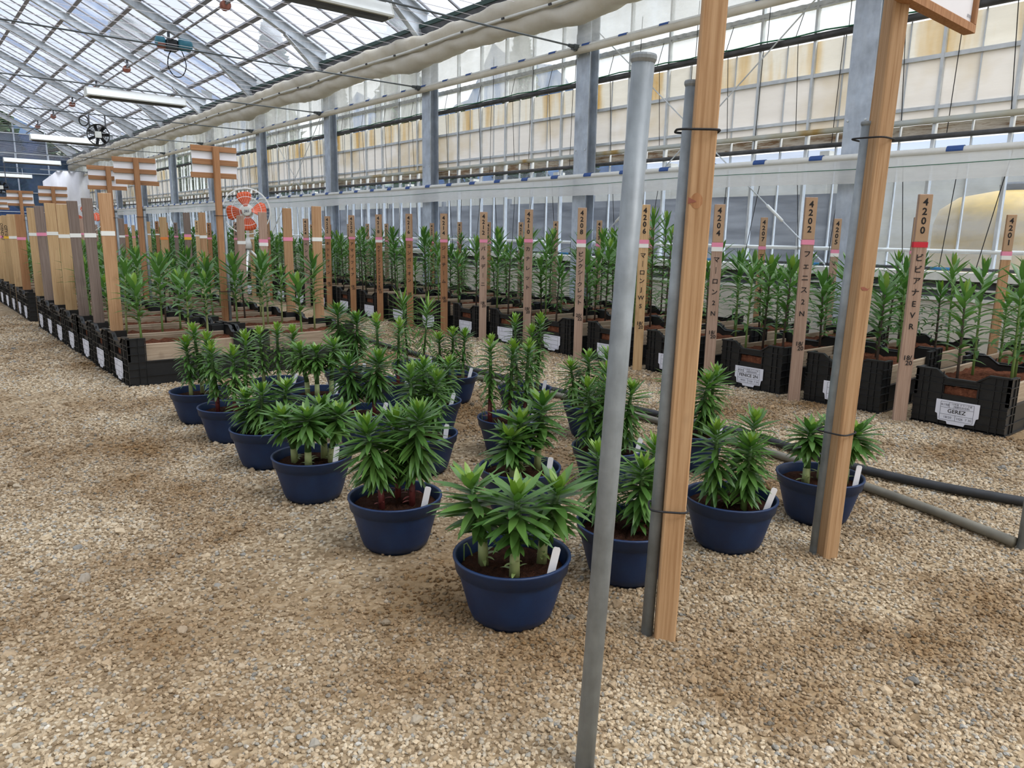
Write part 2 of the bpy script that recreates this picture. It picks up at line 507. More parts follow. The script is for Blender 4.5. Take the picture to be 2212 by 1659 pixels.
_text_cache = {}
_ts = bpy.data.scenes.new('lettering_workshop')
def text_mesh(body, size=1.0, space=1.0, align='CENTER', bold=0.0, line=1.0):
    key = (body, size, space, align, bold, line)
    if key in _text_cache:
        return _text_cache[key]
    c = bpy.data.curves.new('lettering', 'FONT')
    c.body = body; c.size = size; c.align_x = align; c.align_y = 'TOP'
    c.space_character = space; c.space_line = line
    c.offset = bold; c.resolution_u = 2
    o = bpy.data.objects.new('lettering', c)
    _ts.collection.objects.link(o)
    _vl = _ts.view_layers[0]; _vl.update()
    me = bpy.data.meshes.new_from_object(o.evaluated_get(_vl.depsgraph))
    bpy.data.objects.remove(o); bpy.data.curves.remove(c)
    _text_cache[key] = me
    return me

# ================================================================== STRUCTURE
BAY = 3.04
COLY = [2.95 + BAY * i for i in range(-1, 11)]      # column lines
Y0, Y1 = COLY[0], COLY[-1]
WX = 6.12

# ---- ground
mb = MB(); mb.add([(-9, -6, 0), (6.3, -6, 0), (6.3, 34, 0), (-9, 34, 0)], [(0, 1, 2, 3)])
fl = build('floor', mb, 'gravel_floor'); tag(fl, 'beige gravel floor of the greenhouse', 'floor', kind='structure')
mb = MB(); mb.add([(6.3, -60, -0.05), (140, -60, -0.05), (140, 140, -0.05), (6.3, 140, -0.05)], [(0, 1, 2, 3)])
mb.add([(-80, 34, -0.05), (6.3, 34, -0.05), (6.3, 140, -0.05), (-80, 140, -0.05)], [(0, 1, 2, 3)])
gd = build('ground_outside', mb, 'field'); tag(gd, 'bare field outside the greenhouse', 'ground', kind='structure')

# ---- gravel stones (points + geometry nodes)
def gravel():
    pts = []; sc = []
    def region(y0, y1, x0, x1, dens, s0, s1):
        n = int((y1 - y0) * (x1 - x0) * dens)
        p = np.c_[rng.uniform(x0, x1, n), rng.uniform(y0, y1, n)]
        return p, rng.uniform(s0, s1, n) ** 1.0
    P = []; S = []
    # camera heading in plan
    hd = np.array([0.6414, 0.7672]); rt = np.array([0.7672, -0.6414])
    for (d0, d1, dens, s0, s1) in ((0.55, 1.5, 21000, .0030, .0060), (1.5, 2.6, 15000, .0034, .0066), (2.6, 4.2, 8500, .0042, .0078), (4.2, 7.0, 3400, .0055, .0095)):
        w = d1 * 0.80 + 0.25
        n = int((d1 - d0) * 2 * w * dens)
        d = rng.uniform(d0, d1, n); r = rng.uniform(-w, w, n)
        keep = np.abs(r) < d * 0.80 + 0.25
        d = d[keep]; r = r[keep]
        xy = d[:, None] * hd + r[:, None] * rt
        s = 0.92 * (s0 + (s1 - s0) * rng.beta(1.6, 3.2, len(d)))
        big = rng.random(len(d)) < 0.006
        s[big] *= rng.uniform(1.6, 2.6, big.sum())
        P.append(xy); S.append(s)
    P = np.vstack(P); S = np.concatenate(S)
    # patches of bare dirt with few stones
    f = np.zeros(len(P))
    for _ in range(26):
        kx, ky, ph = rng.normal(0, 2.4), rng.normal(0, 2.4), rng.uniform(0, 6.28)
        f += np.sin(P[:, 0] * kx + P[:, 1] * ky + ph)
    f /= math.sqrt(13)
    keep = rng.random(len(P)) < np.clip(0.95 - 0.42 * np.clip(f - 0.5, 0, 2), 0.2, 1)
    # none inside crates and pots
    X, Yv = P[:, 0], P[:, 1]
    keep &= ~((X > 0.93) & (X < 2.2) & (Yv > 4.26)) & (X < 3.66)
    for px in (1.0, 1.4, 1.8, 2.2):
        for py in (1.17, 1.65, 2.15, 2.58, 3.0, 3.37):
            keep &= ((X - px) ** 2 + (Yv - py) ** 2) > 0.075 ** 2
    P = P[keep]; S = S[keep]
    me = bpy.data.meshes.new('gravel')
    me.vertices.add(len(P))
    co = np.zeros((len(P), 3), np.float32); co[:, :2] = P; co[:, 2] = S * rng.uniform(-0.15, 0.55, len(P))
    me.vertices.foreach_set('co', co.ravel())
    at = me.attributes.new('stone_size', 'FLOAT', 'POINT')
    at.data.foreach_set('value', S.astype(np.float32))
    me.update()
    o = link('gravel', me)
    tag(o, 'loose beige gravel stones spread over the floor', 'gravel', kind='stuff')
    ng = bpy.data.node_groups.new('gravel_scatter', 'GeometryNodeTree')
    ng.interface.new_socket('Geometry', in_out='INPUT', socket_type='NodeSocketGeometry')
    ng.interface.new_socket('Geometry', in_out='OUTPUT', socket_type='NodeSocketGeometry')
    N = ng.nodes.new; L = ng.links.new
    gi = N('NodeGroupInput'); go = N('NodeGroupOutput')
    join = N('GeometryNodeJoinGeometry')
    for q in range(4):
        ico = N('GeometryNodeMeshIcoSphere'); ico.inputs['Radius'].default_value = 1.0; ico.inputs['Subdivisions'].default_value = 2
        nz = N('ShaderNodeTexNoise'); nz.noise_dimensions = '4D'; nz.inputs['W'].default_value = q * 3.7; nz.inputs['Scale'].default_value = 0.9; nz.inputs['Detail'].default_value = 1.0
        sub = N('ShaderNodeVectorMath'); sub.operation = 'SUBTRACT'; sub.inputs[1].default_value = (0.5, 0.5, 0.5)
        scl = N('ShaderNodeVectorMath'); scl.operation = 'SCALE'; scl.inputs['Scale'].default_value = 1.5
        sp = N('GeometryNodeSetPosition')
        L(nz.outputs['Color'], sub.inputs[0]); L(sub.outputs[0], scl.inputs[0])
        L(ico.outputs['Mesh'], sp.inputs['Geometry']); L(scl.outputs[0], sp.inputs['Offset'])
        tr = N('GeometryNodeTransform'); tr.inputs['Scale'].default_value = [(1.25, 0.95, 0.75), (1.0, 1.0, 0.85), (1.4, 0.85, 0.7), (1.1, 0.9, 0.9)][q]
        L(sp.outputs['Geometry'], tr.inputs['Geometry'])
        sm = N('GeometryNodeSetMaterial'); sm.inputs['Material'].default_value = M['gravel_stone']
        L(tr.outputs['Geometry'], sm.inputs['Geometry'])
        g2i = N('GeometryNodeGeometryToInstance')
        L(sm.outputs['Geometry'], g2i.inputs[0])
        L(g2i.outputs[0], join.inputs[0])
    m2p = N('GeometryNodeMeshToPoints')
    L(gi.outputs[0], m2p.inputs['Mesh'])
    iop = N('GeometryNodeInstanceOnPoints'); iop.inputs['Pick Instance'].default_value = True
    L(m2p.outputs[0], iop.inputs['Points']); L(join.outputs[0], iop.inputs['Instance'])
    rv = N('FunctionNodeRandomValue'); rv.data_type = 'FLOAT_VECTOR'
    rv.inputs[0].default_value = (-0.5, -0.5, 0); rv.inputs[1].default_value = (0.5, 0.5, 6.283)
    L(rv.outputs[0], iop.inputs['Rotation'])
    na = N('GeometryNodeInputNamedAttribute'); na.data_type = 'FLOAT'; na.inputs['Name'].default_value = 'stone_size'
    L(na.outputs[0], iop.inputs['Scale'])
    L(iop.outputs[0], go.inputs[0])
    md = o.modifiers.new('scatter', 'NODES'); md.node_group = ng
    return len(P)
n_stones = gravel()

# ---- columns
def column_mesh():
    mb = MB()
    mb.box(-0.07, -0.058, -0.10, 0.10, 0, 3.62)
    mb.box(0.058, 0.07, -0.10, 0.10, 0, 3.62)
    mb.box(-0.058, 0.058, -0.006, 0.006, 0, 3.62)
    mb.box(-0.058, 0.058, -0.09, 0.09, 3.18, 3.19)
    mb.box(-0.12, 0.12, -0.11, 0.11, 0, 0.02)
    return mb
cm = column_mesh().mesh('steel_column')
bolt = MB()
for dz in (0.62, 1.75, 2.72):
    for dy in (-0.07, 0.07):
        bolt.lathe([(0.009, 0), (0.009, 0.006), (0.005, 0.008)], 8)
        for i in range(len(bolt.v) - 24, len(bolt.v)):
            x, y, z = bolt.v[i]; bolt.v[i] = (-0.07 - z, y + dy, x + dz)
bm_ = bolt.mesh('bolt')
for i, y in enumerate(COLY):
    o = link('steel_column', cm, 'galvanised_column', loc=(5.99, y, 0))
    tag(o, f'galvanised steel column of the side wall, {ORD[i]} from the near end', 'column', 'steel columns along the side wall', 'structure')
    link('bolts', bm_, 'grey_alu', o)

# ---- knee wall
mb = MB()
mb.box(6.06, 6.22, Y0, Y1, 0, 0.40)
kw = build('wall_right', mb, 'concrete'); tag(kw, 'low concrete kerb wall under the side glazing', 'wall', kind='structure')
mb = MB()
for i in range(34):
    mb.lathe([(0.014, 0), (0.014, 0.003)], 10)
    for j in range(len(mb.v) - 20, len(mb.v)):
        x, y, z = mb.v[j]; mb.v[j] = (6.0595 - z, y + Y0 + 0.45 + i * 0.9, x + 0.22)
build('formwork_plugs', mb, 'gutter_grey', kw)
mb = MB(); mb.box(6.04, 6.24, Y0, Y1, 0.40, 0.425)
build('coping', mb, 'white_plastic', kw)
mb = MB(); mb.box(6.10, 6.18, Y0, Y1, 0.425, 0.55)
build('skirting_sheet', mb, 'gutter_grey', kw)
mb = MB(); mb.box(6.06, 6.14, Y0, Y1, 0.478, 0.492)
build('skirting_rail', mb, 'white_plastic', kw)
mb = MB(); mb.box(6.02, 6.20, Y0, Y1, 0.55, 0.61)
build('sill', mb, 'white_plastic', kw)

def along(name, x, z, r, mat, label, cat, y0=Y0, y1=Y1, n=10, sag=0.0, step=0.6):
    mb = MB()
    cnt = max(2, int((y1 - y0) / step))
    pts = [(x, y0 + (y1 - y0) * i / cnt, z - sag * math.sin(PI * ((y0 + (y1 - y0) * i / cnt - 2.95) % BAY) / BAY)) for i in range(cnt + 1)]
    mb.tube(pts, r, n)
    o = build(name, mb, mat, smooth=True)
    tag(o, label, cat, kind='structure')
    return o
along('trim_1', 6.10, 0.633, 0.012, 'black_bar', 'dark pipe along the sill under the side windows', 'pipe')
p = along('trim_2', 6.10, 0.762, 0.016, 'white_metal', 'white horizontal rail across the lower side windows', 'rail')
along('trim_3', 6.09, 1.715, 0.024, 'stained_pipe', 'white rust-stained pipe above the lower side curtain', 'pipe')
along('trim_4', 6.09, 1.60, 0.020, 'black_bar', 'dark pipe just above the lower side curtain rail', 'pipe')
bar = along('trim_5', 6.085, 2.47, 0.028, 'black_bar', 'dark horizontal pipe across the middle of the side wall', 'pipe')
mb = MB()
mb.tube([(6.075, Y0 + i * 0.15, 2.505 + 0.006 * math.sin(i * 1.7)) for i in range(int((Y1 - Y0) / 0.15))], 0.006, 6)
build('rope', mb, 'green_rope', bar, smooth=True)
mb = MB(); mb.box(6.16, 6.18, Y0, Y1, 1.615, 1.70)
o = build('trim_6', mb, 'peeling_board'); tag(o, 'weathered board with peeling white paint between the two wall pipes', 'board', kind='structure')
# blue pipe couplings on the sill pipe
for i in range(30):
    y = 2.2 + i * 1.02
    mb = MB(); mb.tube([(6.06, y, 0.633), (6.06, y + 0.13, 0.633)], 0.011, 8)
    o = build('pipe_coupling', mb, 'blue_pipe', smooth=True)
    tag(o, f'blue plastic pipe piece on the sill, {ORD[i]} from the near end', 'pipe', 'blue pipe pieces on the sill')

# ---- windows, one per bay
ROWS = [(0.615, 0.748, 'pane_low'), (0.778, 1.575, 'pane_low'), (1.74, 1.80, 'pane_milky'), (1.825, 2.155, 'pane_milky'), (2.185, 2.44, 'pane_stained'), (2.50, 2.70, 'pane_clear'), (2.74, 3.42, 'pane_clear')]
NC = 6
pw = BAY / NC
pane_me = {}
for (z0, z1, mt) in ROWS:
    mb = MB(); mb.box(0, 0.006, 0.012, pw - 0.012, z0, z1)
    pane_me[(z0, mt)] = mb.mesh('pane')
def pane_mesh(z0, z1, mt):
    k_ = (z0, mt)
    if k_ not in pane_me:
        mb = MB(); mb.box(0, 0.006, 0.012, pw - 0.012, z0, z1)
        pane_me[k_] = mb.mesh('pane')
    return pane_me[k_]
mb = MB(); mb.box(-0.028, 0.018, -0.011, 0.011, 0.60, 3.45)
barv = mb.mesh('glazing_bar')
mb = MB(); mb.box(-0.014, 0.010, -0.005, 0.005, 0.61, 2.45)
barthin = mb.mesh('thin_bar')
mb = MB(); mb.box(-0.024, 0.016, 0.0, BAY, 2.155, 2.185); r1 = mb.mesh('transom')
mb = MB(); mb.box(-0.024, 0.016, 0.0, BAY, 1.80, 1.825); r2 = mb.mesh('transom')
mb = MB(); mb.box(-0.02, 0.016, 0.0, BAY, 2.70, 2.74); r3 = mb.mesh('transom')
mb = MB()   # corrugated strip along the top of the vent
nn = 60
vs = []; fs = []
for i in range(nn + 1):
    vs += [(-0.03 + 0.012 * (i % 2), BAY * i / nn, 2.715), (-0.03 + 0.012 * (i % 2), BAY * i / nn, 2.745 + 0.008 * (i % 2))]
for i in range(nn):
    fs.append((2 * i, 2 * i + 2, 2 * i + 3, 2 * i + 1))
mb.add(vs, fs); corr = mb.mesh('corrugated_strip')
def cord_mesh(a, b, z0, z1):
    mb = MB(); mb.tube([(0, a, z0), (0, b, z1)], 0.0032, 5); return mb.mesh('cord')
cords = [cord_mesh(0.0, 0.05, 1.46, 0.63), cord_mesh(0.0, -0.09, 1.46, 0.63), cord_mesh(0.0, 0.13, 1.46, 0.63), cord_mesh(0, 0.02, 2.46, 1.60), cord_mesh(0, -0.05, 2.46, 1.73), cord_mesh(0, 0.01, 3.0, 2.48), cord_mesh(0.0, 0.07, 2.7, 2.49)]
for i in range(len(COLY) - 1):
    y = COLY[i]
    w = empty(f'window_{i + 1}', (WX, y, 0))
    tag(w, f'glazed side-wall bay between columns, {ORD[i]} from the near end', 'window', 'glazed bays of the side wall', 'structure')
    for c in range(NC):
        if c: link('glazing_bar', barv, 'grey_alu', w, (0, c * pw, 0))
        link('thin_bar', barthin, 'grey_alu', w, (0.012, (c + 0.5) * pw, 0))
        for (z0, z1, mt) in ROWS:
            m2 = mt
            if i == 6 and z0 > 1.8 and z0 < 2.6: m2 = 'pane_open'
            link('pane', pane_mesh(z0, z1, m2), m2, w, (0, c * pw, 0))
    for r_ in (r1, r2, r3):
        link('transom', r_, 'grey_alu', w)
    link('corrugated_strip', corr, 'grey_alu', w)
    for q in range(8):
        t = 0.2 + q * 0.36 + random.uniform(-0.05, 0.05)
        link('cord', cords[q % 3], 'black_cord', w, (-0.05, t, 0))
        link('cord', cords[3 + q % 2], 'black_cord', w, (-0.035, t + 0.1, 0))
        link('cord', cords[5 + q % 2], 'black_cord', w, (-0.035, t + 0.06, 0))

# ---- lower roll-up curtain
def sheet_along(name, x, ztop, zbot, mat, parent, wav=0.01, slope=0.0):
    n = int((Y1 - Y0) / 0.12)
    vs = []; fs = []
    for i in range(n + 1):
        y = Y0 + (Y1 - Y0) * i / n
        wv = wav * math.sin(y * 5.1) + wav * 0.6 * math.sin(y * 11.3 + 1)
        zb = zbot + 0.010 * math.sin(y * 1.9)
        vs += [(x, y, ztop), (x - 0.02 + wv * 0.6, y, (ztop + zbot) / 2), (x - 0.01 + wv, y, zb)]
    for i in range(n):
        a = i * 3; b = a + 3
        fs += [(a, b, b + 1, a + 1), (a + 1, b + 1, b + 2, a + 2)]
    mb = MB(); mb.add(vs, fs)
    return build(name, mb, mat, parent, smooth=True)
lc = empty('side_curtain', (0, 0, 0))
tag(lc, 'translucent roll-up side curtain hanging at the lower rail with green string and blue clips', 'curtain')
mb = MB(); mb.tube([(5.84, Y0 + i * 0.5, 1.462) for i in range(int((Y1 - Y0) / 0.5) + 1)], 0.028, 10)
build('roll', mb, 'tape_white', lc, smooth=True)
sheet_along('sheet', 5.825, 1.45, 1.27, 'film_low', lc, 0.008)
mb = MB(); mb.tube([(5.795 + 0.004 * math.sin(i), Y0 + i * 0.2, 1.375 + 0.008 * math.sin(i * 0.35)) for i in range(int((Y1 - Y0) / 0.2) + 1)], 0.0028, 5)
build('string', mb, 'green_rope', lc)
mb = MB()
prof = []
for q in range(9):
    a = PI * (-0.1 + 0.95 * q / 8)
    prof.append((-0.031 * math.cos(a), 0.031 * math.sin(a)))
for q in range(9):
    a = PI * (0.85 - 0.95 * q / 8)
    prof.append((-0.027 * math.cos(a), 0.027 * math.sin(a)))
mb.prism(prof, 1, -0.055, 0.055)
clip = mb.mesh('clip')
clips_y = [1.15 + 0.513 * i for i in range(62)]
for y in clips_y:
    link('clip', clip, 'blue_clip', lc, (5.84, y, 1.464))

# ---- upper curtain: rail, film, gathered screen
uc = empty('upper_curtain', (0, 0, 0))
tag(uc, 'white translucent film hung from a cream upper rail with blue clips', 'curtain')
mb = MB(); mb.tube([(5.84, Y0 + i * 0.5, 2.745) for i in range(int((Y1 - Y0) / 0.5) + 1)], 0.034, 10)
build('rail', mb, 'screen_cloth', uc, smooth=True)
mb = MB(); mb.tube([(5.835, Y0 + i * 0.5, 2.785) for i in range(int((Y1 - Y0) / 0.5) + 1)], 0.014, 8)
build('film_grip', mb, 'tape_white', uc, smooth=True)
for y in clips_y:
    link('clip', clip, 'blue_clip', uc, (5.835, y + 0.1, 2.786), scale=(0.55, 1, 0.6))
n = int((Y1 - Y0) / 0.12); vs = []; fs = []
for i in range(n + 1):
    y = Y0 + (Y1 - Y0) * i / n
    for q in range(6):
        t = q / 5
        vs.append((5.84 - 0.02 * t + 0.012 * math.sin(y * 4 + t * 3) * t, y, 2.79 + 0.27 * t))
for i in range(n):
    for q in range(5):
        a = i * 6 + q; fs.append((a, a + 6, a + 7, a + 1))
mb = MB(); mb.add(vs, fs); build('film', mb, 'film', uc, smooth=True)

gs = empty('gathered_screen', (0, 0, 0))
tag(gs, 'cream shading cloth gathered in a long sagging bundle under the eave', 'curtain')
def bundle(name, prof_fn, mat):
    n = int((Y1 - Y0) / 0.06); vs = []; fs = []; m = 14
    for i in range(n + 1):
        y = Y0 + (Y1 - Y0) * i / n
        for q in range(m):
            vs.append(prof_fn(y, q / m))
    for i in range(n):
        for q in range(m):
            a = i * m + q; b = i * m + (q + 1) % m
            fs.append((a, b, b + m, a + m))
    mb = MB(); mb.add(vs, fs)
    return build(name, mb, mat, gs, smooth=True)
def sagf(y):
    u = ((y - 2.95) % BAY) / BAY
    return math.sin(PI * u)
def lower_roll(y, t):
    a = 2 * PI * t
    s = sagf(y)
    r = 0.105 + 0.03 * (1 - s) + 0.012 * math.sin(y * 7.3 + a * 2) + 0.008 * math.sin(y * 17 + a * 3)
    return (5.74 + r * 0.95 * math.cos(a), y, 3.09 + 0.055 * s + r * (0.9 if math.sin(a) < 0 else 0.8) * math.sin(a))
def upper_roll(y, t):
    a = 2 * PI * t
    s = sagf(y + 0.6)
    r = 0.095 + 0.02 * s + 0.012 * math.sin(y * 6.1 + a) + 0.008 * math.sin(y * 15 + a * 3)
    return (5.70 + r * math.cos(a), y, 3.28 + 0.03 * s + r * 0.95 * math.sin(a))
bundle('lower_fold', lower_roll, 'screen_cloth')
bundle('upper_fold', upper_roll, 'screen_cloth')
mb = MB(); mb.tube([(5.615, Y0 + i * 0.3, 3.195 + 0.02 * sagf(Y0 + i * 0.3)) for i in range(int((Y1 - Y0) / 0.3) + 1)], 0.018, 8)
build('leading_pipe', mb, 'tape_white', gs, smooth=True)
mb = MB(); mb.box(-0.0195, 0.0195, -0.022, 0.022, -0.010, 0.010); pc = mb.mesh('clip')
for i in range(40):
    y = 1.5 + i * 0.78
    link('clip', pc, 'black_plastic', gs, (5.607, y, 3.192 + 0.02 * sagf(y)))

# ---- gutter
mb = MB()
mb.prism([(5.90, 3.33), (6.10, 3.33), (6.16, 3.56), (6.13, 3.56), (6.08, 3.36), (5.92, 3.36), (5.86, 3.56), (5.83, 3.56)], 1, Y0, Y1)
gt = build('trim_7', mb, 'gutter_grey'); tag(gt, 'dark eave gutter beam along the top of the side wall', 'gutter', kind='structure')
mb = MB(); mb.box(5.815, 5.86, Y0, Y1, 3.53, 3.58); build('gutter_lip', mb, 'gutter_green', gt)
mb = MB(); mb.box(-0.006, 0.006, -0.006, 0.006, -0.09, 0.03); hk = mb.mesh('hook')
for i in range(64):
    link('hook', hk, 'gutter_grey', gt, (5.86, 1.0 + i * 0.5, 3.32))

# ---- roof: rafters, purlins, bars, sheets
SL = 0.5
def roof_z(x):                       # underside of rafters
    return 3.62 + SL * (5.85 - x)
RX1 = 0.0                            # ridge
ang = math.atan(SL)
def rafter_mesh():
    mb = MB()
    L = (5.97 - RX1)
    x0, x1 = RX1, 5.95
    def sl(dz0, dz1, y0, y1):
        mb.prism([(x0, roof_z(x0) + dz0), (x1, roof_z(x1) + dz0), (x1, roof_z(x1) + dz1), (x0, roof_z(x0) + dz1)], 1, y0, y1)
    sl(0.0, 0.012, -0.05, 0.05); sl(0.158, 0.17, -0.05, 0.05); sl(0.012, 0.158, -0.005, 0.005)
    # haunch at the column
    mb.prism([(5.25, roof_z(5.25)), (5.92, roof_z(5.92)), (5.92, 3.30), (5.80, 3.42)], 1, -0.005, 0.005)
    mb.prism([(5.25, roof_z(5.25)), (5.80, 3.42), (5.92, 3.30), (5.92, 3.288), (5.79, 3.408), (5.24, roof_z(5.25) - 0.012)], 1, -0.05, 0.05)
    for xb in (5.3, 5.36, 5.42, 5.48):
        mb.box(xb, xb + 0.02, -0.03, 0.03, roof_z(xb) - 0.016, roof_z(xb))
    return mb.mesh('rafter')
rm = rafter_mesh()
for i, y in enumerate(COLY):
    o = link('rafter', rm, 'galvanised_rafter', loc=(0, y, 0))
    tag(o, f'sloping steel roof beam rising from a wall column, {ORD[i]} from the near end', 'beam', 'roof beams', 'structure')
ceil = empty('ceiling', (0, 0, 0)); tag(ceil, 'sloping glazed greenhouse roof of long hazy sheets', 'roof', kind='structure')
PX = [5.575, 5.03, 4.46, 3.89, 3.32, 2.75, 2.18, 1.6, 1.02, 0.45]
for i, x in enumerate(PX):
    z = roof_z(x) + 0.17
    mb = MB()
    mb.box(-0.03, 0.03, Y0 - 0.1, Y1, 0.0, 0.006); mb.box(-0.03, -0.024, Y0 - 0.1, Y1, 0, 0.06); mb.box(-0.03, 0.02, Y0 - 0.1, Y1, 0.054, 0.06)
    build('purlin', mb, 'purlin_grey', ceil, loc=(x, 0, z), rot=(0, ang, 0))
NB = 6
sheets_w = BAY / NB
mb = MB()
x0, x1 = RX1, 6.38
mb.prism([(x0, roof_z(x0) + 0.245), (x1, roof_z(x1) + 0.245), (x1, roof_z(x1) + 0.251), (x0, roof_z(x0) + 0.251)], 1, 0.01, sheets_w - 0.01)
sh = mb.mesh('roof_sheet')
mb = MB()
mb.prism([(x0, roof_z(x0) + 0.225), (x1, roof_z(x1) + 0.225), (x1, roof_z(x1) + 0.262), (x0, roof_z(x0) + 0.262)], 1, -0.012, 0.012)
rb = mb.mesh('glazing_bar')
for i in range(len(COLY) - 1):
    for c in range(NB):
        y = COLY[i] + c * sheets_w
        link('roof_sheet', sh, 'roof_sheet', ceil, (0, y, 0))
        link('glazing_bar', rb, 'purlin_grey', ceil, (0, y, 0))
mb = MB(); mb.box(-0.08, 0.08, Y0, Y1, roof_z(0) + 0.02, roof_z(0) + 0.24)
o = build('trim_8', mb, 'gutter_grey'); tag(o, 'ridge beam at the top of the roof', 'beam', kind='structure')

# ---- tie rods and screen wires
mb = MB(); mb.tube([(-2.5, 0, 2.78), (5.75, 0, 2.78)], 0.009, 6)
mb.tube([(5.70, 0, 2.78), (5.79, 0, 2.78), (5.80, 0, 2.74)], [0.018, 0.026, 0.02], 8)
mb.box(5.76, 5.92, -0.03, 0.03, 2.75, 2.80)
tr_me = mb.mesh('tie_rod')
for i, y in enumerate(COLY[1:]):
    o = link('tie_rod', tr_me, 'tie_rod', loc=(0, y, 0))
    tag(o, f'thin steel tie rod crossing the house from a wall column, {ORD[i]} from the near end', 'rod', 'tie rods across the house', 'structure')
mb = MB(); mb.tube([(-2.5, 0, 3.34), (5.72, 0, 3.34)], 0.003, 4)
wire = mb.mesh('screen_wire')
for i in range(80):
    y = 4.6 + i * 0.36
    if y > Y1 - 0.2: break
    o = link('screen_wire', wire, 'wire_steel', loc=(0, y, 0))
    tag(o, 'thin pale wire of the shading screen strung across under the roof', 'wire', 'shading screen wires')

# ---- diagonal braces
def brace(y0, z0, y1, z1, label):
    b = empty('brace_rod', (6.03, (y0 + y1) / 2, 0))
    tag(b, label, 'rod', 'diagonal wall braces')
    mb = MB(); mb.tube([(0, y0 - (y0 + y1) / 2, z0), (0, y1 - (y0 + y1) / 2, z1)], 0.006, 6)
    build('rod', mb, 'grey_alu', b)
    d = Vector((0, y1 - y0, z1 - z0)).normalized()
    t = 0.82 if z1 < z0 else 0.18
    c = Vector((0, y0 - (y0 + y1) / 2 + (y1 - y0) * t, z0 + (z1 - z0) * t))
    mb = MB(); mb.tube([c - d * 0.11, c - d * 0.1, c + d * 0.1, c + d * 0.11], [0.007, 0.014, 0.014, 0.007], 8)
    build('turnbuckle', mb, 'white_metal', b, smooth=True)
brace(5.95, 3.0, 3.15, 0.63, 'steel brace rod with turnbuckle falling toward the near end in the second bay')
brace(3.15, 3.0, 5.95, 0.63, 'steel brace rod rising toward the near end in the second bay')
brace(15.05, 3.0, 12.25, 0.63, 'steel brace rod behind the orange fan falling toward the near end')
brace(12.25, 3.0, 15.05, 0.63, 'steel brace rod behind the orange fan rising toward the near end')
brace(24.1, 3.0, 21.3, 0.63, 'distant brace rod by the far trees falling toward the near end')

# ---- gable end
GY = Y1 + 0.05
gb = empty('wall_far', (0, GY, 0)); tag(gb, 'dark blue glazed gable wall at the far end', 'wall', kind='structure')
mb = MB(); mb.box(0, 0.98, 0, 0.006, 0, 0.68); gp = mb.mesh('pane')
for i in range(-4, 6):
    for j in range(0, 9):
        x = i * 1.0 + 0.01; z = j * 0.7 + 0.01
        if z + 0.68 > roof_z(x + 0.98) + 0.15 and x >= 0: continue
        link('pane', gp, 'pane_gable', gb, (x, 0, z))
for i in range(-4, 7):
    h = min(6.4, roof_z(max(0, i * 1.0))) + 0.1
    wd = 0.06 if i % 3 == 0 else 0.022
    mb = MB(); mb.box(i - wd, i + wd, -0.05, 0.05, 0, h); build('mullion', mb, 'galvanised_column', gb)
for j in range(1, 9):
    xe = min(6.0, 5.85 - (j * 0.7 - 3.6) / SL) if j * 0.7 > 3.6 else 6.0
    mb = MB(); mb.box(-4, xe, -0.04, 0.04, j * 0.7 - 0.012, j * 0.7 + 0.012); build('transom', mb, 'grey_alu', gb)
# white sheet in the far corner
mb = MB(); vs = []; fs = []
for i in range(25):
    t = i / 24
    for q in range(3):
        vs.append((4.5 + 1.45 * t, 31.5 + 0.05 * math.sin(t * 22), [0.02, 1.3, 2.45 + 0.4 * min(1, t * 3)][q]))
for i in range(24):
    for q in range(2):
        a = i * 3 + q; fs.append((a, a + 3, a + 4, a + 1))
mb.add(vs, fs)
o = build('plastic_sheet', mb, 'panel_white', smooth=True); tag(o, 'white plastic sheet hung across the far corner', 'sheet')
md = o.modifiers.new('thickness', 'SOLIDIFY'); md.thickness = 0.01
mb = MB(); mb.box(4.45, 6.0, 31.48, 31.52, 2.84, 2.87)
build('hanging_rail', mb, 'grey_alu', o)

# ================================================================== OUTSIDE
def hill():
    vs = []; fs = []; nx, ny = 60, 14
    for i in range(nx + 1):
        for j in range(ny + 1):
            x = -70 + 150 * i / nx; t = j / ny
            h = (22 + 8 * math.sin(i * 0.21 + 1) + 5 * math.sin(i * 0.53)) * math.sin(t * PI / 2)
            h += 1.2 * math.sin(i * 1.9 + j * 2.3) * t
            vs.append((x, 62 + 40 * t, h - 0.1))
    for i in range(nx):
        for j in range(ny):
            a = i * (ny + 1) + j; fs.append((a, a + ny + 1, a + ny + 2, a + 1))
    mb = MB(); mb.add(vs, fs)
    o = build('hill', mb, 'far_hill', smooth=True); tag(o, 'wooded hill beyond the far gable, coloured with blue haze', 'hill', kind='structure')
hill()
def tree_mesh(h, rad, n, seed, conifer=True):
    r_ = np.random.default_rng(seed)
    t = r_.uniform(0.12, 1, n) ** 0.9
    prof = (1 - t) ** 0.8 if conifer else np.sin(np.clip(t, 0, 1) * PI) ** 0.6
    rr = rad * prof * r_.uniform(0.35, 1.0, n) ** 0.5 + 0.05
    a = r_.uniform(0, 2 * PI, n)
    c = np.c_[rr * np.cos(a), rr * np.sin(a), t * h]
    s = r_.uniform(0.12, 0.3, n) * (h / 8)
    u = r_.normal(size=(n, 3)); u[:, 2] *= 0.5; u /= np.linalg.norm(u, axis=1)[:, None]
    w = np.cross(u, r_.normal(size=(n, 3))); w /= np.linalg.norm(w, axis=1)[:, None]
    v = np.empty((n * 3, 3))
    v[0::3] = c + u * s[:, None]; v[1::3] = c - u * s[:, None] * 0.7 + w * s[:, None] * 0.6; v[2::3] = c - u * s[:, None] * 0.7 - w * s[:, None] * 0.6
    me = bpy.data.meshes.new('crown')
    me.from_pydata(v.tolist(), [], np.arange(n * 3).reshape(n, 3).tolist())
    return me
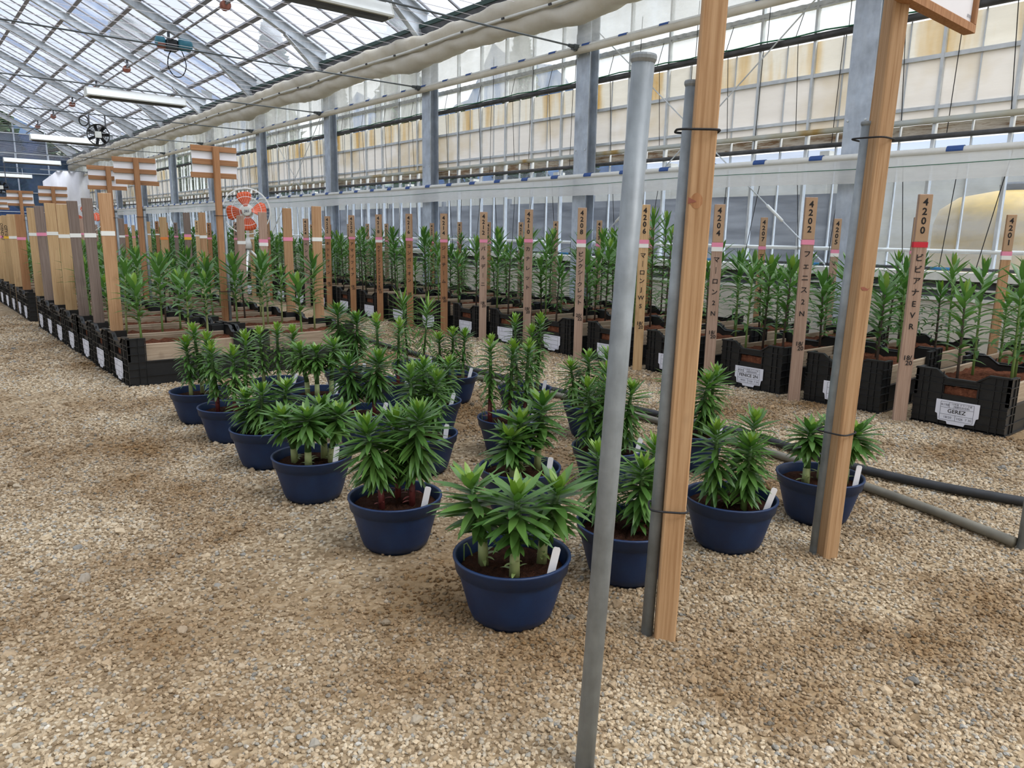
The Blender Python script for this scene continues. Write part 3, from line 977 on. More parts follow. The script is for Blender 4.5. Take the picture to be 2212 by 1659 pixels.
crowns = [tree_mesh(10, 1.9, 2600, 1), tree_mesh(11, 2.2, 2600, 2), tree_mesh(7, 2.6, 2600, 3, False)]
mb = MB(); mb.tube([(0, 0, 0), (0.05, 0, 2), (0, 0.05, 6)], [0.2, 0.16, 0.06], 8); trunk = mb.mesh('trunk', True)
T = []
for q in range(10):                 # wood behind the house
    az = math.radians(5 + 4.4 * q)
    dist = 50 + 16 * (q % 2)
    T.append((dist * math.sin(az), dist * math.cos(az), q % 2, [1.35, 1.05, 1.5, 1.2][(q * 3) % 4]))
T += [(8.5, 26.4, 2, 0.50), (8.9, 29.6, 2, 0.58), (9.4, 33.4, 2, 0.6)]
for i, (x, y, kx, s) in enumerate(T):
    t = empty('tree', (x, y, -0.05), (0, 0, i * 1.3)); t.scale = (s, s, s)
    if kx == 2:
        lab = f'round leafy bush outside the clear far windows, {ORD[i - 10]} from the near end'
    else:
        lab = f'{["slender", "broad"][kx]} dark conifer of the wood behind the house, {ORD[i]} from the left'
    tag(t, lab, 'tree', 'trees outside the greenhouse')
    c = link('crown', crowns[kx], 'tree_leaf', t); c['kind'] = 'stuff'
    link('trunk', trunk, 'trunk_bark', t)
# dark windbreak net outside the lower windows
nf = empty('net_fence', (8.4, 4.2, 0)); tag(nf, 'dark blue windbreak net on posts outside the lower side windows', 'fence')
mb = MB(); mb.box(-0.03, 0.03, -0.03, 0.03, -0.05, 1.45); fp = mb.mesh('post')
mb = MB(); mb.box(-0.004, 0.004, 0.03, 1.97, 0.02, 1.36); fn = mb.mesh('net_panel')
for q in range(8):
    link('post', fp, 'gutter_grey', nf, (0, q * 2.0, 0))
    if q < 7: link('net_panel', fn, 'vehicle_blue', nf, (0, q * 2.0, 0))
yt = empty('yellow_tank', (8.5, 2.55, -0.05)); tag(yt, 'yellow rounded tank outside the windows at the right edge', 'tank')
mb = MB(); mb.lathe([(0.55, 0.12), (0.68, 0.16), (0.70, 0.3), (0.70, 1.05), (0.66, 1.2), (0.5, 1.32), (0.2, 1.38)], 28); build('shell', mb, 'vehicle_yellow', yt, smooth=True)
mb = MB(); mb.lathe([(0.16, 1.37), (0.17, 1.44), (0.12, 1.46)], 16); build('lid', mb, 'black_plastic', yt)
mb = MB(); mb.lathe([(0.72, 0.0), (0.72, 0.12)], 28); build('base', mb, 'concrete', yt)

bw = empty('toning_wall', (15.0, -4.0, 0)); tag(bw, 'long beige wall added outside to tone down the sky through the side windows', 'wall')  # added wall, tones the bright sky behind the lower panes
mb = MB(); mb.box(-0.08, 0.08, 0, 3.96, -0.05, 2.5); wp_ = mb.mesh('wall_panel')
mb = MB(); mb.box(-0.14, 0.14, -0.1, 0.1, -0.05, 2.62); wq_ = mb.mesh('pier')
for q in range(12):
    link('wall_panel', wp_, 'concrete', bw, (0, q * 4.0, 0)); link('pier', wq_, 'concrete', bw, (0, q * 4.0, 0))

# left half of the house: roof slope and walls, out of view
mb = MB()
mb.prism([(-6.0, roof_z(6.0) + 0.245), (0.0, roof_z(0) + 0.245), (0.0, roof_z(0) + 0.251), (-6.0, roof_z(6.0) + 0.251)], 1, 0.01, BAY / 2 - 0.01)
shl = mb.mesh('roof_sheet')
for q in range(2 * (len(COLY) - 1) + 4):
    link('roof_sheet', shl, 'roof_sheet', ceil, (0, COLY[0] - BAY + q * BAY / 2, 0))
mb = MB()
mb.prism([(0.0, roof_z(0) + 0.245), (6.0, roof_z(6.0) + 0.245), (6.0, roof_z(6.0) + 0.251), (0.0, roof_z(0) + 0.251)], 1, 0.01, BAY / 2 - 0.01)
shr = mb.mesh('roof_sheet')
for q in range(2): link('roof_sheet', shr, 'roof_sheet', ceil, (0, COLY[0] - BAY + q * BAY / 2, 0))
wl = empty('wall_left', (-6.0, 0, 0)); tag(wl, 'hazy glazed side wall on the left, outside the picture', 'wall', kind='structure')
mb = MB(); mb.box(-0.05, 0.05, COLY[0] - BAY, Y1, 0, 0.6); build('kerb', mb, 'concrete', wl)
mb = MB(); mb.box(-0.003, 0.003, 0.02, BAY / 2 - 0.02, 0.6, 3.6); lp = mb.mesh('pane')
for q in range(2 * len(COLY)): link('pane', lp, 'pane_milky', wl, (0, COLY[0] - BAY + q * BAY / 2, 0))
wn2 = empty('wall_near', (0, COLY[0] - BAY, 0)); tag(wn2, 'hazy glazed gable wall behind the camera, outside the picture', 'wall', kind='structure')
mb = MB(); mb.box(0.02, 1.48, -0.003, 0.003, 0.0, 3.6); np_ = mb.mesh('pane')
for q in range(8): link('pane', np_, 'pane_milky', wn2, (-6.0 + q * 1.5, 0, 0))

# ================================================================== LILY LEAVES AND PLANTS
def leaf_arrays(curl, seg=6, fold=0.16):
    """one lily leaf, length 1 along +X, width 1 in Y, curving by curl"""
    vs = []; x = z = 0.0; th = 0.0
    for i in range(seg + 1):
        t = i / seg
        w = 0.5 * math.sin(PI * t ** 0.80) ** 0.8 if i < seg else 0.0
        if i == 0: w = 0.16
        vs += [(x, -w, z + fold * w * 0.35), (x, 0, z), (x, w, z + fold * w * 0.35)]
        th = curl * t
        x += math.cos(th) / seg; z -= math.sin(th) / seg
    fs = []
    for i in range(seg):
        a = i * 3
        if i < seg - 1:
            fs += [(a, a + 3, a + 4, a + 1), (a + 1, a + 4, a + 5, a + 2)]
        else:
            fs += [(a, a + 4, a + 1), (a + 1, a + 4, a + 2)]
    return np.array(vs), fs
CURLS = [-0.25, 0.15, 0.5, 0.95, 1.5]
LEAF = [leaf_arrays(c) for c in CURLS]
LEAF_S = [leaf_arrays(c, 4) for c in CURLS]
leaf_me = {}
def leaf_mesh(ci, mat):
    k_ = (ci, mat)
    if k_ not in leaf_me:
        v, f = LEAF[ci]
        me = bpy.data.meshes.new('leaf'); me.from_pydata(v.tolist(), [], f)
        me.polygons.foreach_set('use_smooth', [True] * len(f)); me.materials.append(M[mat])
        leaf_me[k_] = me
    return leaf_me[k_]

def plant_leaves(h, n, Lm, Wm, s0=0.12, e0=-10, e1=78, open_top=0.0, low_len=0.7, top_len=0.35, droop=1.0, young=0.86, r0=0.004, jit=1.0):
    """leaf list: (z, azimuth, elevation deg, length, width, curl index, young?)"""
    out = []
    az = random.uniform(0, 6.28)
    for i in range(n):
        s = i / (n - 1)
        zz = h * (s0 + (1 - s0) * s ** 0.92)
        az += 2.39996 + random.uniform(-0.25, 0.25) * jit
        env = low_len + (1 - low_len) * min(1, s / 0.45)
        if s > 0.82:
            env *= 1 - (1 - top_len) * ((s - 0.82) / 0.18) ** 1.2
        Lf = Lm * env * random.uniform(0.88, 1.1)
        el = e0 + (e1 - e0) * (s ** (1.8 + open_top)) + random.uniform(-9, 9) * jit
        cu = droop * (1 - s ** 2.2)
        ci = min(4, max(0, int(round(cu * 3.2 + random.uniform(-0.5, 0.6)))))
        if s > 0.95: ci = random.choice([0, 0, 1])
        out.append((zz, az, el, Lf, Wm * (0.75 + 0.3 * env) * random.uniform(0.85, 1.1), ci, s > young))
    return out

def stem_mb(h, r, lean, mb=None, base=(0, 0, 0), n=7, two=False):
    mb = mb or MB()
    pts = [(base[0] + lean[0] * (t ** 1.5), base[1] + lean[1] * (t ** 1.5), base[2] + h * t) for t in (0, 0.25, 0.5, 0.75, 1.0)]
    if two:
        q = (0.5 * (pts[1][0] + pts[0][0]), 0.5 * (pts[1][1] + pts[0][1]), 0.1 * pts[1][2] + 0.9 * (pts[0][2] + (pts[2][2] - pts[0][2]) * 0.62))
        mb.tube([pts[0], q], [r * 1.15, r * 1.02], n); mb.slot(1); mb.tube([q] + pts[2:], [r, r * 0.9, r * 0.75, r * 0.45], n)
    else:
        mb.tube(pts, [r * 1.1, r, r * 0.9, r * 0.75, r * 0.45], n)
    return mb
def lean_at(lean, t):
    return (lean[0] * t ** 1.5, lean[1] * t ** 1.5)

def foliage_arrays(leaves, h, lean, small=True, base=(0, 0, 0), yaw=0.0):
    V = []; F = []; MI = []; o = 0
    T = LEAF_S if small else LEAF
    for (zz, az, el, L, W, ci, yg) in leaves:
        v, f = T[ci]
        m = Euler((0, -math.radians(el), az + yaw)).to_matrix()
        A = np.array(m)
        p = (v * np.array([L, W, L])) @ A.T
        lx, ly = lean_at(lean, zz / h)
        p += np.array([base[0] + lx, base[1] + ly, base[2] + zz])
        V.append(p); F += [tuple(i + o for i in q) for q in f]; MI += [1 if yg else 0] * len(f)
        o += len(v)
    return np.vstack(V), F, MI

# plant kinds for the pots
KINDS = {
    'broad':  dict(n=78, Lm=0.102, Wm=0.0195, s0=0.38, e0=-4, e1=70, open_top=2.6, low_len=0.42, top_len=0.28, droop=0.62, young=0.90),
    'narrow': dict(n=165, Lm=0.102, Wm=0.0135, s0=0.34, e0=-26, e1=66, open_top=1.6, low_len=0.6, top_len=0.32, droop=0.5, young=0.94),
    'tuft':   dict(n=84, Lm=0.090, Wm=0.0175, s0=0.60, e0=-14, e1=66, open_top=1.6, low_len=0.7, top_len=0.32, droop=0.65, young=0.93),
    'dense':  dict(n=112, Lm=0.084, Wm=0.0135, s0=0.18, e0=-14, e1=66, open_top=2.0, low_len=0.7, top_len=0.32, droop=0.7, young=0.91),
    'spire':  dict(n=112, Lm=0.068, Wm=0.0135, s0=0.22, e0=4, e1=66, open_top=2.2, low_len=0.75, top_len=0.4, droop=1.1, young=0.86),
    'weep':   dict(n=95, Lm=0.115, Wm=0.0105, s0=0.25, e0=0, e1=55, open_top=0.6, low_len=0.6, top_len=0.8, droop=1.35, young=0.97),
}
STEMC = {'broad': ('stem_pale', 0.0105), 'narrow': ('stem_red', 0.008), 'tuft': ('stem_pale', 0.0105), 'dense': ('stem_green', 0.008), 'spire': ('stem_pale', 0.008), 'weep': ('stem_dark', 0.006)}

RIGHT = Vector((0.7672, -0.6414)); FWD = Vector((0.6414, 0.7672))
POT_R = 0.125; POT_H = 0.128
def pot_mesh():
    mb = MB()
    prof = [(0.02, 0.008), (0.066, 0.008), (0.068, 0.0), (0.077, 0.0), (0.080, 0.006), (0.086, 0.010), (0.092, 0.026), (0.1130, 0.104), (0.1135, 0.108), (0.1190, 0.110), (0.1225, 0.133), (0.1250, 0.1365), (0.1245, 0.1400), (0.1195, 0.1402), (0.1170, 0.137), (0.114, 0.115), (0.104, 0.07)]
    mb.lathe(prof, 48, cap0=True, cap1=False)
    return mb.mesh('pot', True)
pot_me = pot_mesh()
mb = MB()
vs = []; fs = []
NR, NA = 7, 30
for i in range(NR):
    for q in range(NA):
        r = 0.112 * i / (NR - 1); a = 2 * PI * q / NA
        vs.append((r * math.cos(a), r * math.sin(a), 0.112 + 0.006 * math.sin(q * 2.1 + i * 1.7) * (1 if 0 < i < NR - 1 else 0.2)))
for i in range(NR - 1):
    for q in range(NA):
        a = i * NA + q; b = i * NA + (q + 1) % NA
        fs.append((a, b, b + NA, a + NA))
mb.add(vs, fs); soil_me = mb.mesh('soil', True)
mb = MB(); mb.prism([(-0.0095, -0.03), (0.0095, -0.03), (0.0095, 0.048), (0.006, 0.052), (-0.006, 0.052), (-0.0095, 0.048)], 1, -0.0009, 0.0009); tag_me = mb.mesh('plant_tag')
TAGS = (0.85, 1, 0.92)

COLN = ['leftmost', 'second', 'third', 'rightmost']
def pot(c, r, x, y, kind, plants, text, indiv, red=False, tagpos=0.085):
    root = empty('potted_lily', (x, y, 0), (0, 0, 0))
    row = f'{ORD[r]} in the {COLN[c]} file' + ('' if c in (0, 3) else ' from the left')
    tag(root, f'blue pot of {text}, {row}', 'potted plant', 'blue potted lilies')
    link('pot', pot_me, 'pot_blue', root, scale=(1.03, 1.03, 1.04) if (c, r) == (0, 0) else (1, 1, 1))
    link('soil', soil_me, 'soil', root, rot=(0, 0, random.uniform(0, 6)))
    tp = RIGHT * tagpos - FWD * 0.052
    link('plant_tag', tag_me, 'panel_white', root, (tp.x, tp.y, 0.135), (math.radians(random.uniform(-6, 4)), math.radians(random.uniform(6, 16)), math.radians(-40)), TAGS)
    if (c, r) in ((0, 0), (1, 1), (2, 2), (2, 1)):
        lp_ = RIGHT * -0.100 + FWD * 0.028
        mb = MB(); mb.tube([(-0.006, 0, -0.02), (-0.006, 0, 0.018), (0.0, 0.0, 0.022), (0.007, 0, 0.010), (0.012, 0, -0.008)], 0.0018, 4)
        build('tag_clip', mb, 'leaf_pale', root, loc=(lp_.x, lp_.y, 0.132), rot=(0, 0, math.radians(-40)))
    kd = KINDS[kind]; smat, sr = STEMC[kind]
    if red: smat = 'stem_red'
    for (pr, pf, h, lr) in plants:
        b2 = RIGHT * pr + FWD * pf
        ln2 = RIGHT * lr + FWD * random.uniform(-0.015, 0.015)
        lean = (ln2.x, ln2.y)
        kw = dict(kd)
        lv = plant_leaves(h, **kw)
        st = link('lily_stem', stem_mb(h, sr, lean, two=True).mesh('lily_stem', True), [smat, 'stem_leafy'], root, (b2.x, b2.y, 0.110))
        if indiv:
            for (zz, az, el, L, W, ci, yg) in lv:
                lx, ly = lean_at(lean, zz / h)
                link('leaf', leaf_mesh(ci, 'leaf_young' if yg else 'leaf_mature'), None, st, (lx, ly, zz), (random.uniform(-0.25, 0.25), -math.radians(el), az), (L, W, L))
            for q in range(5):
                zz = h * random.uniform(0.03, 0.16)
                link('leaf', leaf_mesh(3, 'leaf_red' if smat == 'stem_red' else 'leaf_pale'), None, st, (0, 0, zz), (0, -math.radians(random.uniform(20, 60)), random.uniform(0, 6.28)), (0.035, 0.009, 0.035))
        else:
            V, F, MI = foliage_arrays(lv, h, lean)
            me = bpy.data.meshes.new('foliage'); me.from_pydata(V.tolist(), [], F); me.polygons.foreach_set('material_index', MI)
            me.polygons.foreach_set('use_smooth', [True] * len(F))
            me.materials.append(M['leaf_mature']); me.materials.append(M['leaf_young'])
            o = link('foliage', me, None, st); o['kind'] = 'stuff'
    return root
# (column, row, x, y, kind, [(right, forward, height, lean right)], wording, individual leaves, red base)
POTS = [
    (0, 0, 0.988, 1.172, 'broad', [(-0.062, 0.012, 0.185, -0.030), (0.006, -0.045, 0.185, 0.004), (0.066, 0.022, 0.175, 0.035)], 'three broad-leaved lilies nearest the camera', True, False),
    (0, 1, 0.985, 1.665, 'narrow', [(-0.030, -0.030, 0.225, -0.04), (0.045, 0.0, 0.255, 0.02), (0.0, 0.05, 0.225, -0.005)], 'dense narrow-leaved red-based lilies', True, True),
    (0, 2, 0.97, 2.15, 'tuft', [(-0.055, 0.0, 0.155, -0.03), (0.0, -0.045, 0.165, 0.0), (0.028, 0.04, 0.175, -0.01), (0.06, 0.0, 0.165, 0.03)], 'four tufted lilies on thick pale stalks', True, False),
    (0, 3, 0.985, 2.57, 'dense', [(-0.045, 0.0, 0.14, -0.03), (0.0, -0.03, 0.17, 0.0), (0.05, 0.02, 0.18, 0.03)], 'short bushy lilies', True, False),
    (0, 4, 1.0, 2.98, 'spire', [(-0.05, 0.0, 0.27, -0.012), (0.03, -0.03, 0.255, 0.0), (0.05, 0.04, 0.31, 0.01)], 'slim upright lilies with dark stalks', True, True),
    (0, 5, 0.998, 3.36, 'spire', [(-0.03, -0.02, 0.25, -0.01), (0.05, 0.0, 0.27, 0.0), (-0.01, 0.05, 0.30, -0.02)], 'slim upright lilies on pale stalks', False, False),
    (1, 0, 1.343, 1.150, 'dense', [(0.03, 0.0, 0.175, 0.0), (-0.055, 0.03, 0.20, -0.02), (0.055, 0.06, 0.21, 0.02)], 'short bushy lilies', True, True),
    (1, 1, 1.425, 1.66, 'broad', [(-0.02, -0.045, 0.13, -0.01), (0.0, 0.02, 0.17, 0.0), (0.055, 0.05, 0.22, 0.015)], 'uneven broad-leaved lilies', True, False),
    (1, 2, 1.40, 2.17, 'dense', [(-0.03, 0.0, 0.25, -0.01), (0.04, 0.0, 0.23, 0.01), (0.0, 0.05, 0.27, 0.0)], 'tall bushy tagged lilies', True, False),
    (1, 3, 1.40, 2.60, 'narrow', [(-0.04, 0.0, 0.22, -0.02), (0.04, 0.0, 0.24, 0.02)], 'half-hidden narrow-leaved lilies', False, False),
    (1, 4, 1.42, 3.05, 'tuft', [(-0.05, 0.0, 0.215, -0.03), (0.0, -0.03, 0.21, 0.0), (0.05, 0.02, 0.235, 0.02)], 'long-stalked tufted lilies', False, False),
    (1, 5, 1.37, 3.38, 'spire', [(-0.07, 0.0, 0.26, -0.01), (0.0, 0.0, 0.28, 0.0), (0.06, 0.03, 0.27, 0.01)], 'slim upright drooping lilies', False, False),
    (2, 0, 1.718, 1.103, 'dense', [(-0.05, -0.02, 0.225, -0.01), (0.025, -0.035, 0.19, 0.012), (0.05, 0.055, 0.235, 0.02)], 'bushy lilies with yellow-green buds', True, False),
    (2, 1, 1.815, 1.65, 'dense', [(-0.06, 0.0, 0.24, -0.02), (-0.01, -0.03, 0.25, 0.0), (0.05, 0.0, 0.23, 0.02), (0.0, 0.05, 0.28, -0.01)], 'four tall bushy lilies', True, False),
    (2, 2, 1.80, 2.165, 'spire', [(-0.075, 0.0, 0.33, 0.0), (0.0, 0.0, 0.31, 0.01), (0.06, 0.02, 0.31, 0.01)], 'tall red-stalked lilies', True, True),
    (2, 3, 1.72, 2.59, 'dense', [(-0.05, 0.0, 0.17, -0.02), (0.0, -0.03, 0.16, 0.0), (0.05, 0.02, 0.19, 0.02)], 'spreading bushy lilies', False, False),
    (2, 4, 1.79, 3.06, 'spire', [(-0.05, 0.0, 0.33, -0.01), (0.04, 0.0, 0.31, 0.01)], 'tall upright dark-stalked lilies', False, True),
    (2, 5, 1.77, 3.44, 'narrow', [(-0.04, 0.0, 0.34, -0.01), (0.04, 0.0, 0.30, 0.01)], 'tall dense narrow-leaved lilies', False, False),
    (3, 0, 2.105, 1.050, 'tuft', [(-0.045, -0.01, 0.165, 0.005), (0.015, 0.03, 0.165, 0.02), (0.075, 0.0, 0.16, 0.03)], 'tufted lilies behind the sign post', True, False),
    (3, 1, 2.22, 1.61, 'dense', [(-0.06, 0.0, 0.26, -0.01), (0.03, 0.0, 0.22, 0.02), (0.06, 0.04, 0.24, 0.03)], 'bushy lilies behind the wooden post', True, False),
    (3, 2, 2.24, 2.14, 'dense', [(-0.07, 0.0, 0.19, -0.03), (-0.02, 0.03, 0.23, 0.0), (0.04, 0.0, 0.25, 0.02)], 'spreading bushy lilies', False, False),
    (3, 3, 2.23, 2.575, 'spire', [(-0.04, 0.0, 0.35, -0.01), (0.03, 0.0, 0.30, 0.0), (0.06, 0.04, 0.35, 0.01)], 'tall upright lilies with bottlebrush tops', False, False),
    (3, 4, 2.14, 3.03, 'spire', [(0.0, 0.0, 0.25, 0.0), (0.05, 0.0, 0.24, 0.01), (-0.06, 0.0, 0.22, -0.01)], 'slim upright lilies beside a white tag', False, False),
    (3, 5, 2.16, 3.42, 'weep', [(-0.04, 0.0, 0.36, -0.02), (0.05, 0.0, 0.33, 0.02)], 'weeping thin-leaved lilies', False, False),
]
for (c, r, x, y, kind, plants, text, indiv, red) in POTS:
    pot(c, r, x * 0.981, y * 0.981, kind, plants, text, indiv, red)

# ================================================================== CRATES
CL, CW, CH = 0.645, 0.385, 0.257
def crate_mesh():
    mb = MB()
    t = 0.012
    mb.box(0, CL, 0, CW, 0, 0.012)
    for s in (0, 1):
        xa, xb = (0, t) if s == 0 else (CL - t, CL)
        # end panel: dipped top edge with a hand slot
        top = [(0, CH), (0.085, CH), (0.135, 0.222), (CW - 0.135, 0.222), (CW - 0.085, CH), (CW, CH)]
        mb.prism([(0, 0.0), (CW, 0.0), (CW, 0.150), (0, 0.150)], 0, xa, xb)
        mb.prism([(0, 0.150), (0.125, 0.150), (0.125, 0.192), (0, 0.192)], 0, xa, xb)
        mb.prism([(CW - 0.125, 0.150), (CW, 0.150), (CW, 0.192), (CW - 0.125, 0.192)], 0, xa, xb)
        mb.prism([(0, 0.192), (CW, 0.192)] + top[::-1], 0, xa, xb)
        xo = -0.006 if s == 0 else CL
        # rim and ribs
        e = 0.004
        for (p, q) in zip(top[:-1], top[1:]):
            mb.prism([(p[0], p[1] - 0.004), (q[0], q[1] - 0.004), (q[0], q[1] + e), (p[0], p[1] + e)], 0, xa - (0.008 if s == 0 else 0), xb + (0.008 if s else 0))
        for z in (0.035, 0.078, 0.112, 0.147, 0.194, 0.218):
            segs = [(0, 0.118), (CW - 0.118, CW)] if z < 0.13 else [(0, CW)]
            for (a, b) in segs:
                mb.box(xo, xo + 0.006, a, b, z, z + 0.004)
        for yv in (0.03, 0.058, 0.116, CW - 0.12, CW - 0.062, CW - 0.034):
            mb.box(xo, xo + 0.006, yv, yv + 0.004, 0.0, 0.216 if 0.1 < yv < CW - 0.13 else CH - 0.004)
        mb.box(xo, xo + 0.006, -0.004, CW + 0.004, 0.0, 0.008)
    for s in (0, 1):
        ya, yb = (0, t) if s == 0 else (CW - t, CW)
        mb.box(t, CL - t, ya, yb, 0.012, 0.132)
        mb.box(0, 0.085, ya, yb, 0.132, CH)
        mb.box(CL - 0.085, CL, ya, yb, 0.132, CH)
        yo = -0.005 if s == 0 else CW
        mb.box(0, 0.085, yo, yo + 0.005, CH - 0.006, CH)
        mb.box(CL - 0.085, CL, yo, yo + 0.005, CH - 0.006, CH)
        for z in (0.05, 0.092, 0.128, 0.17, 0.213):
            for (a, b) in ((0, 0.088), (CL - 0.088, CL)):
                mb.box(a, b, yo, yo + 0.005, z, z + 0.004)
        mb.box(0.088, 0.26, yo, yo + 0.004, 0.05, 0.053)
        mb.box(CL - 0.26, CL - 0.088, yo, yo + 0.004, 0.05, 0.053)
        mb.box(0, CL, yo, yo + 0.005, 0.0, 0.008)
        mb.box(0.085, CL - 0.085, yo, yo + 0.005, 0.126, 0.132)
        for xv in (0.05, 0.086, 0.26, CL - 0.264, CL - 0.09, CL - 0.054):
            mb.box(xv, xv + 0.004, yo, yo + 0.005, 0.0, 0.05 if 0.2 < xv < CL - 0.2 else CH)
    return mb.mesh('crate_body')
crate_me = crate_mesh()
mb = MB(); mb.bevelbox(0.02, CL - 0.02, -0.0075, 0.0075, 0.128, 0.222, 0.0025); board_me = mb.mesh('side_board')
mb = MB(); vs = []; fs = []
NX, NY = 16, 9
for i in range(NX + 1):
    for j in range(NY + 1):
        vs.append((0.013 + (CL - 0.026) * i / NX, 0.022 + (CW - 0.044) * j / NY, 0.196 + 0.007 * math.sin(i * 2.3 + j * 1.1) + 0.005 * math.sin(i * 0.9 - j * 2.7)))
for i in range(NX):
    for j in range(NY):
        a = i * (NY + 1) + j; fs.append((a, a + NY + 1, a + NY + 2, a + 1))
mb.add(vs, fs)
mb.box(0.0125, 0.03, 0.022, CW - 0.022, 0.03, 0.186)
peat_me = mb.mesh('peat', True)
# label card on the end face
mb = MB()
card = [(0.118, 0.108), (0.118, 0.054), (0.126, 0.05), (0.130, 0.026), (0.160, 0.024), (0.164, 0.014), (0.221, 0.014), (0.225, 0.024), (0.255, 0.026), (0.259, 0.05), (0.267, 0.054), (0.267, 0.108)]
mb.prism(card, 0, -0.0075, -0.0065)
card_me = mb.mesh('label_card')
mb = MB()
def hline(y0, y1, z): mb.box(-0.0083, -0.0076, y0, y1, z - 0.0005, z + 0.0005)
def vline(y, z0, z1): mb.box(-0.0083, -0.0076, y - 0.0005, y + 0.0005, z0, z1)
for z in (0.101, 0.079, 0.052, 0.030): hline(0.136, 0.250, z)
vline(0.136, 0.030, 0.101); vline(0.250, 0.030, 0.101); vline(0.220, 0.079, 0.101); vline(0.196, 0.030, 0.052)
form_me = mb.mesh('printed_form')
# on the -X face the card is read with +Y on its left

def crate_text(body, size, y, z, parent, mat='print_ink', align='CENTER', bold=0.0):
    me = text_mesh(body, size, align=align, bold=bold)
    return link('printed_text', me, mat, parent, (-0.0084, y, z), (PI / 2, 0, -PI / 2))

# plants for the crates: stems and foliage meshes shared
def crate_plant_meshes(nvar, hmin, hmax, smats, seed, dens=1.0, bare=None):
    random.seed(seed)
    out = []
    for i in range(nvar):
        h = hmin + (hmax - hmin) * i / max(1, nvar - 1)
        style = i % 3
        n = int((24 + 26 * h) * dens)
        lean = (random.uniform(-0.025, 0.025), random.uniform(-0.025, 0.025))
        if style == 0: kw = dict(n=int(n * 1.05), Lm=0.150, Wm=0.026, s0=0.22, e0=22, e1=76, open_top=2.0, low_len=0.7, top_len=0.4, droop=1.0, young=0.95)
        elif style == 1: kw = dict(n=int(n * 1.4), Lm=0.125, Wm=0.020, s0=0.2, e0=16, e1=76, open_top=2.2, low_len=0.8, top_len=0.4, droop=1.05, young=0.95)
        else: kw = dict(n=int(n * 0.95), Lm=0.155, Wm=0.033, s0=0.22, e0=26, e1=76, open_top=1.6, low_len=0.7, top_len=0.45, droop=0.9, young=0.95)
        if bare: kw['s0'] = bare; kw['droop'] *= 0.9
        lv = plant_leaves(h, **kw)
        sme = stem_mb(h, 0.0062, lean, n=6).mesh('lily_stem', True); sme.materials.append(M[smats[i % len(smats)]])
        V, F, MI = foliage_arrays(lv, h, lean)
        fme = bpy.data.meshes.new('foliage'); fme.from_pydata(V.tolist(), [], F); fme.polygons.foreach_set('material_index', MI)
        fme.polygons.foreach_set('use_smooth', [True] * len(F))
        fme.materials.append(M['leaf_crate']); fme.materials.append(M['leaf_young'])
        out.append((h, sme, fme))
    return out
TALL = crate_plant_meshes(12, 0.36, 0.66, ['stem_green', 'stem_dark', 'stem_dark'], 11)
XTALL = crate_plant_meshes(4, 0.62, 0.80, ['stem_green', 'stem_dark'], 12)
SHORT = crate_plant_meshes(10, 0.30, 0.46, ['stem_pale', 'stem_dark', 'stem_green'], 13, 1.0, 0.38)

def crate(x, y, label, plants, n, group, yaw=0.0, card=True, text=None, flip=False, detail=2):
    root = empty('lily_crate', (x, y, 0), (0, 0, yaw))
    tag(root, label, 'crate', group)
    link('crate_body', crate_me, 'crate_black', root)
    link('peat', peat_me, 'crate_peat', root)
    link('side_board', board_me, 'crate_board', root, (0, 0.0205, 0))
    link('side_board', board_me, 'crate_board', root, (0, CW - 0.0205, 0))
    if card:
        cd = link('label_card', card_me, 'paper', root, (0, -0.0385, 0), scale=(1, 1.2, 1.16))
        if detail > 1:
            link('printed_form', form_me, 'print_ink', cd)
            if text:
                num, name, size = text
                crate_text(num, 0.0145, 0.235, 0.096, cd)
                crate_text("'13年産 オランダ産", 0.0085, 0.178, 0.0985, cd)
                crate_text('(隔離免除球根)', 0.0085, 0.178, 0.089, cd)
                crate_text(name, 0.021, 0.193, 0.0765, cd, 'ink', bold=0.0003)
                crate_text(size, 0.0125, 0.222, 0.047, cd)
                crate_text('H26  7 30', 0.0125, 0.165, 0.047, cd)
    for i in range(n):
        h, sme, fme = random.choice(plants)
        gx = 0.07 + (CL - 0.14) * ((i + 0.5) / n) + random.uniform(-0.03, 0.03)
        gy = (0.11 if i % 2 else 0.28) + random.uniform(-0.04, 0.04)
        st = link('lily_stem', sme, None, root, (gx, gy, 0.182), (0, 0, random.uniform(0, 6.28)))
        f = link('foliage', fme, None, st); f['kind'] = 'stuff'
    return root

random.seed(21)
PITCH = 0.535
FRONT_N = 44
crate_front_y = [1.545 + PITCH * k for k in range(-1, FRONT_N - 1)]
for k, y in enumerate(crate_front_y):
    if 13 < k < 15: pass
    num = 4198 + 2 * k
    txt = {0: ('4198', 'GEREZ', '18/20'), 2: ('4202', 'FENICE 2N', '18/20')}.get(k)
    if k < 14:
        lab = f'black lily crate right of the stake numbered {num + 2}, {ORD[k]} in the front wall row'
    else:
        lab = f'distant black lily crate of the front row by the wall, {ORD[k]} from the right'
    pl = XTALL if num == 4206 else (TALL[:7] if k < 4 else TALL)
    n = {0: 4, 1: 5}.get(k, random.choice([4, 5, 5, 6])) if y < 14 else 4
    crate(3.62 + random.uniform(-0.01, 0.01), y, lab, pl, n, 'crates in the front row by the side wall', random.uniform(-0.03, 0.03), y < 16, txt, detail=2 if y < 9 else 1)
for k, y in enumerate(crate_front_y):
    lab = f'black lily crate of the back row against the side wall, {ORD[k]} from the right'
    crate(4.315 + random.uniform(-0.01, 0.01), y + 0.04, lab, (TALL[:8] if k < 4 else TALL) if k not in (4, 5) else XTALL + TALL, random.choice([3, 4, 4, 5]) if y < 14 else 4, 'crates in the back row by the side wall', random.uniform(-0.02, 0.02), False, detail=2 if y < 6 else 1)
LP = 0.455
left_y = [4.24 + LP * k for k in range(7)] + [7.78 + LP * k for k in range(36)]
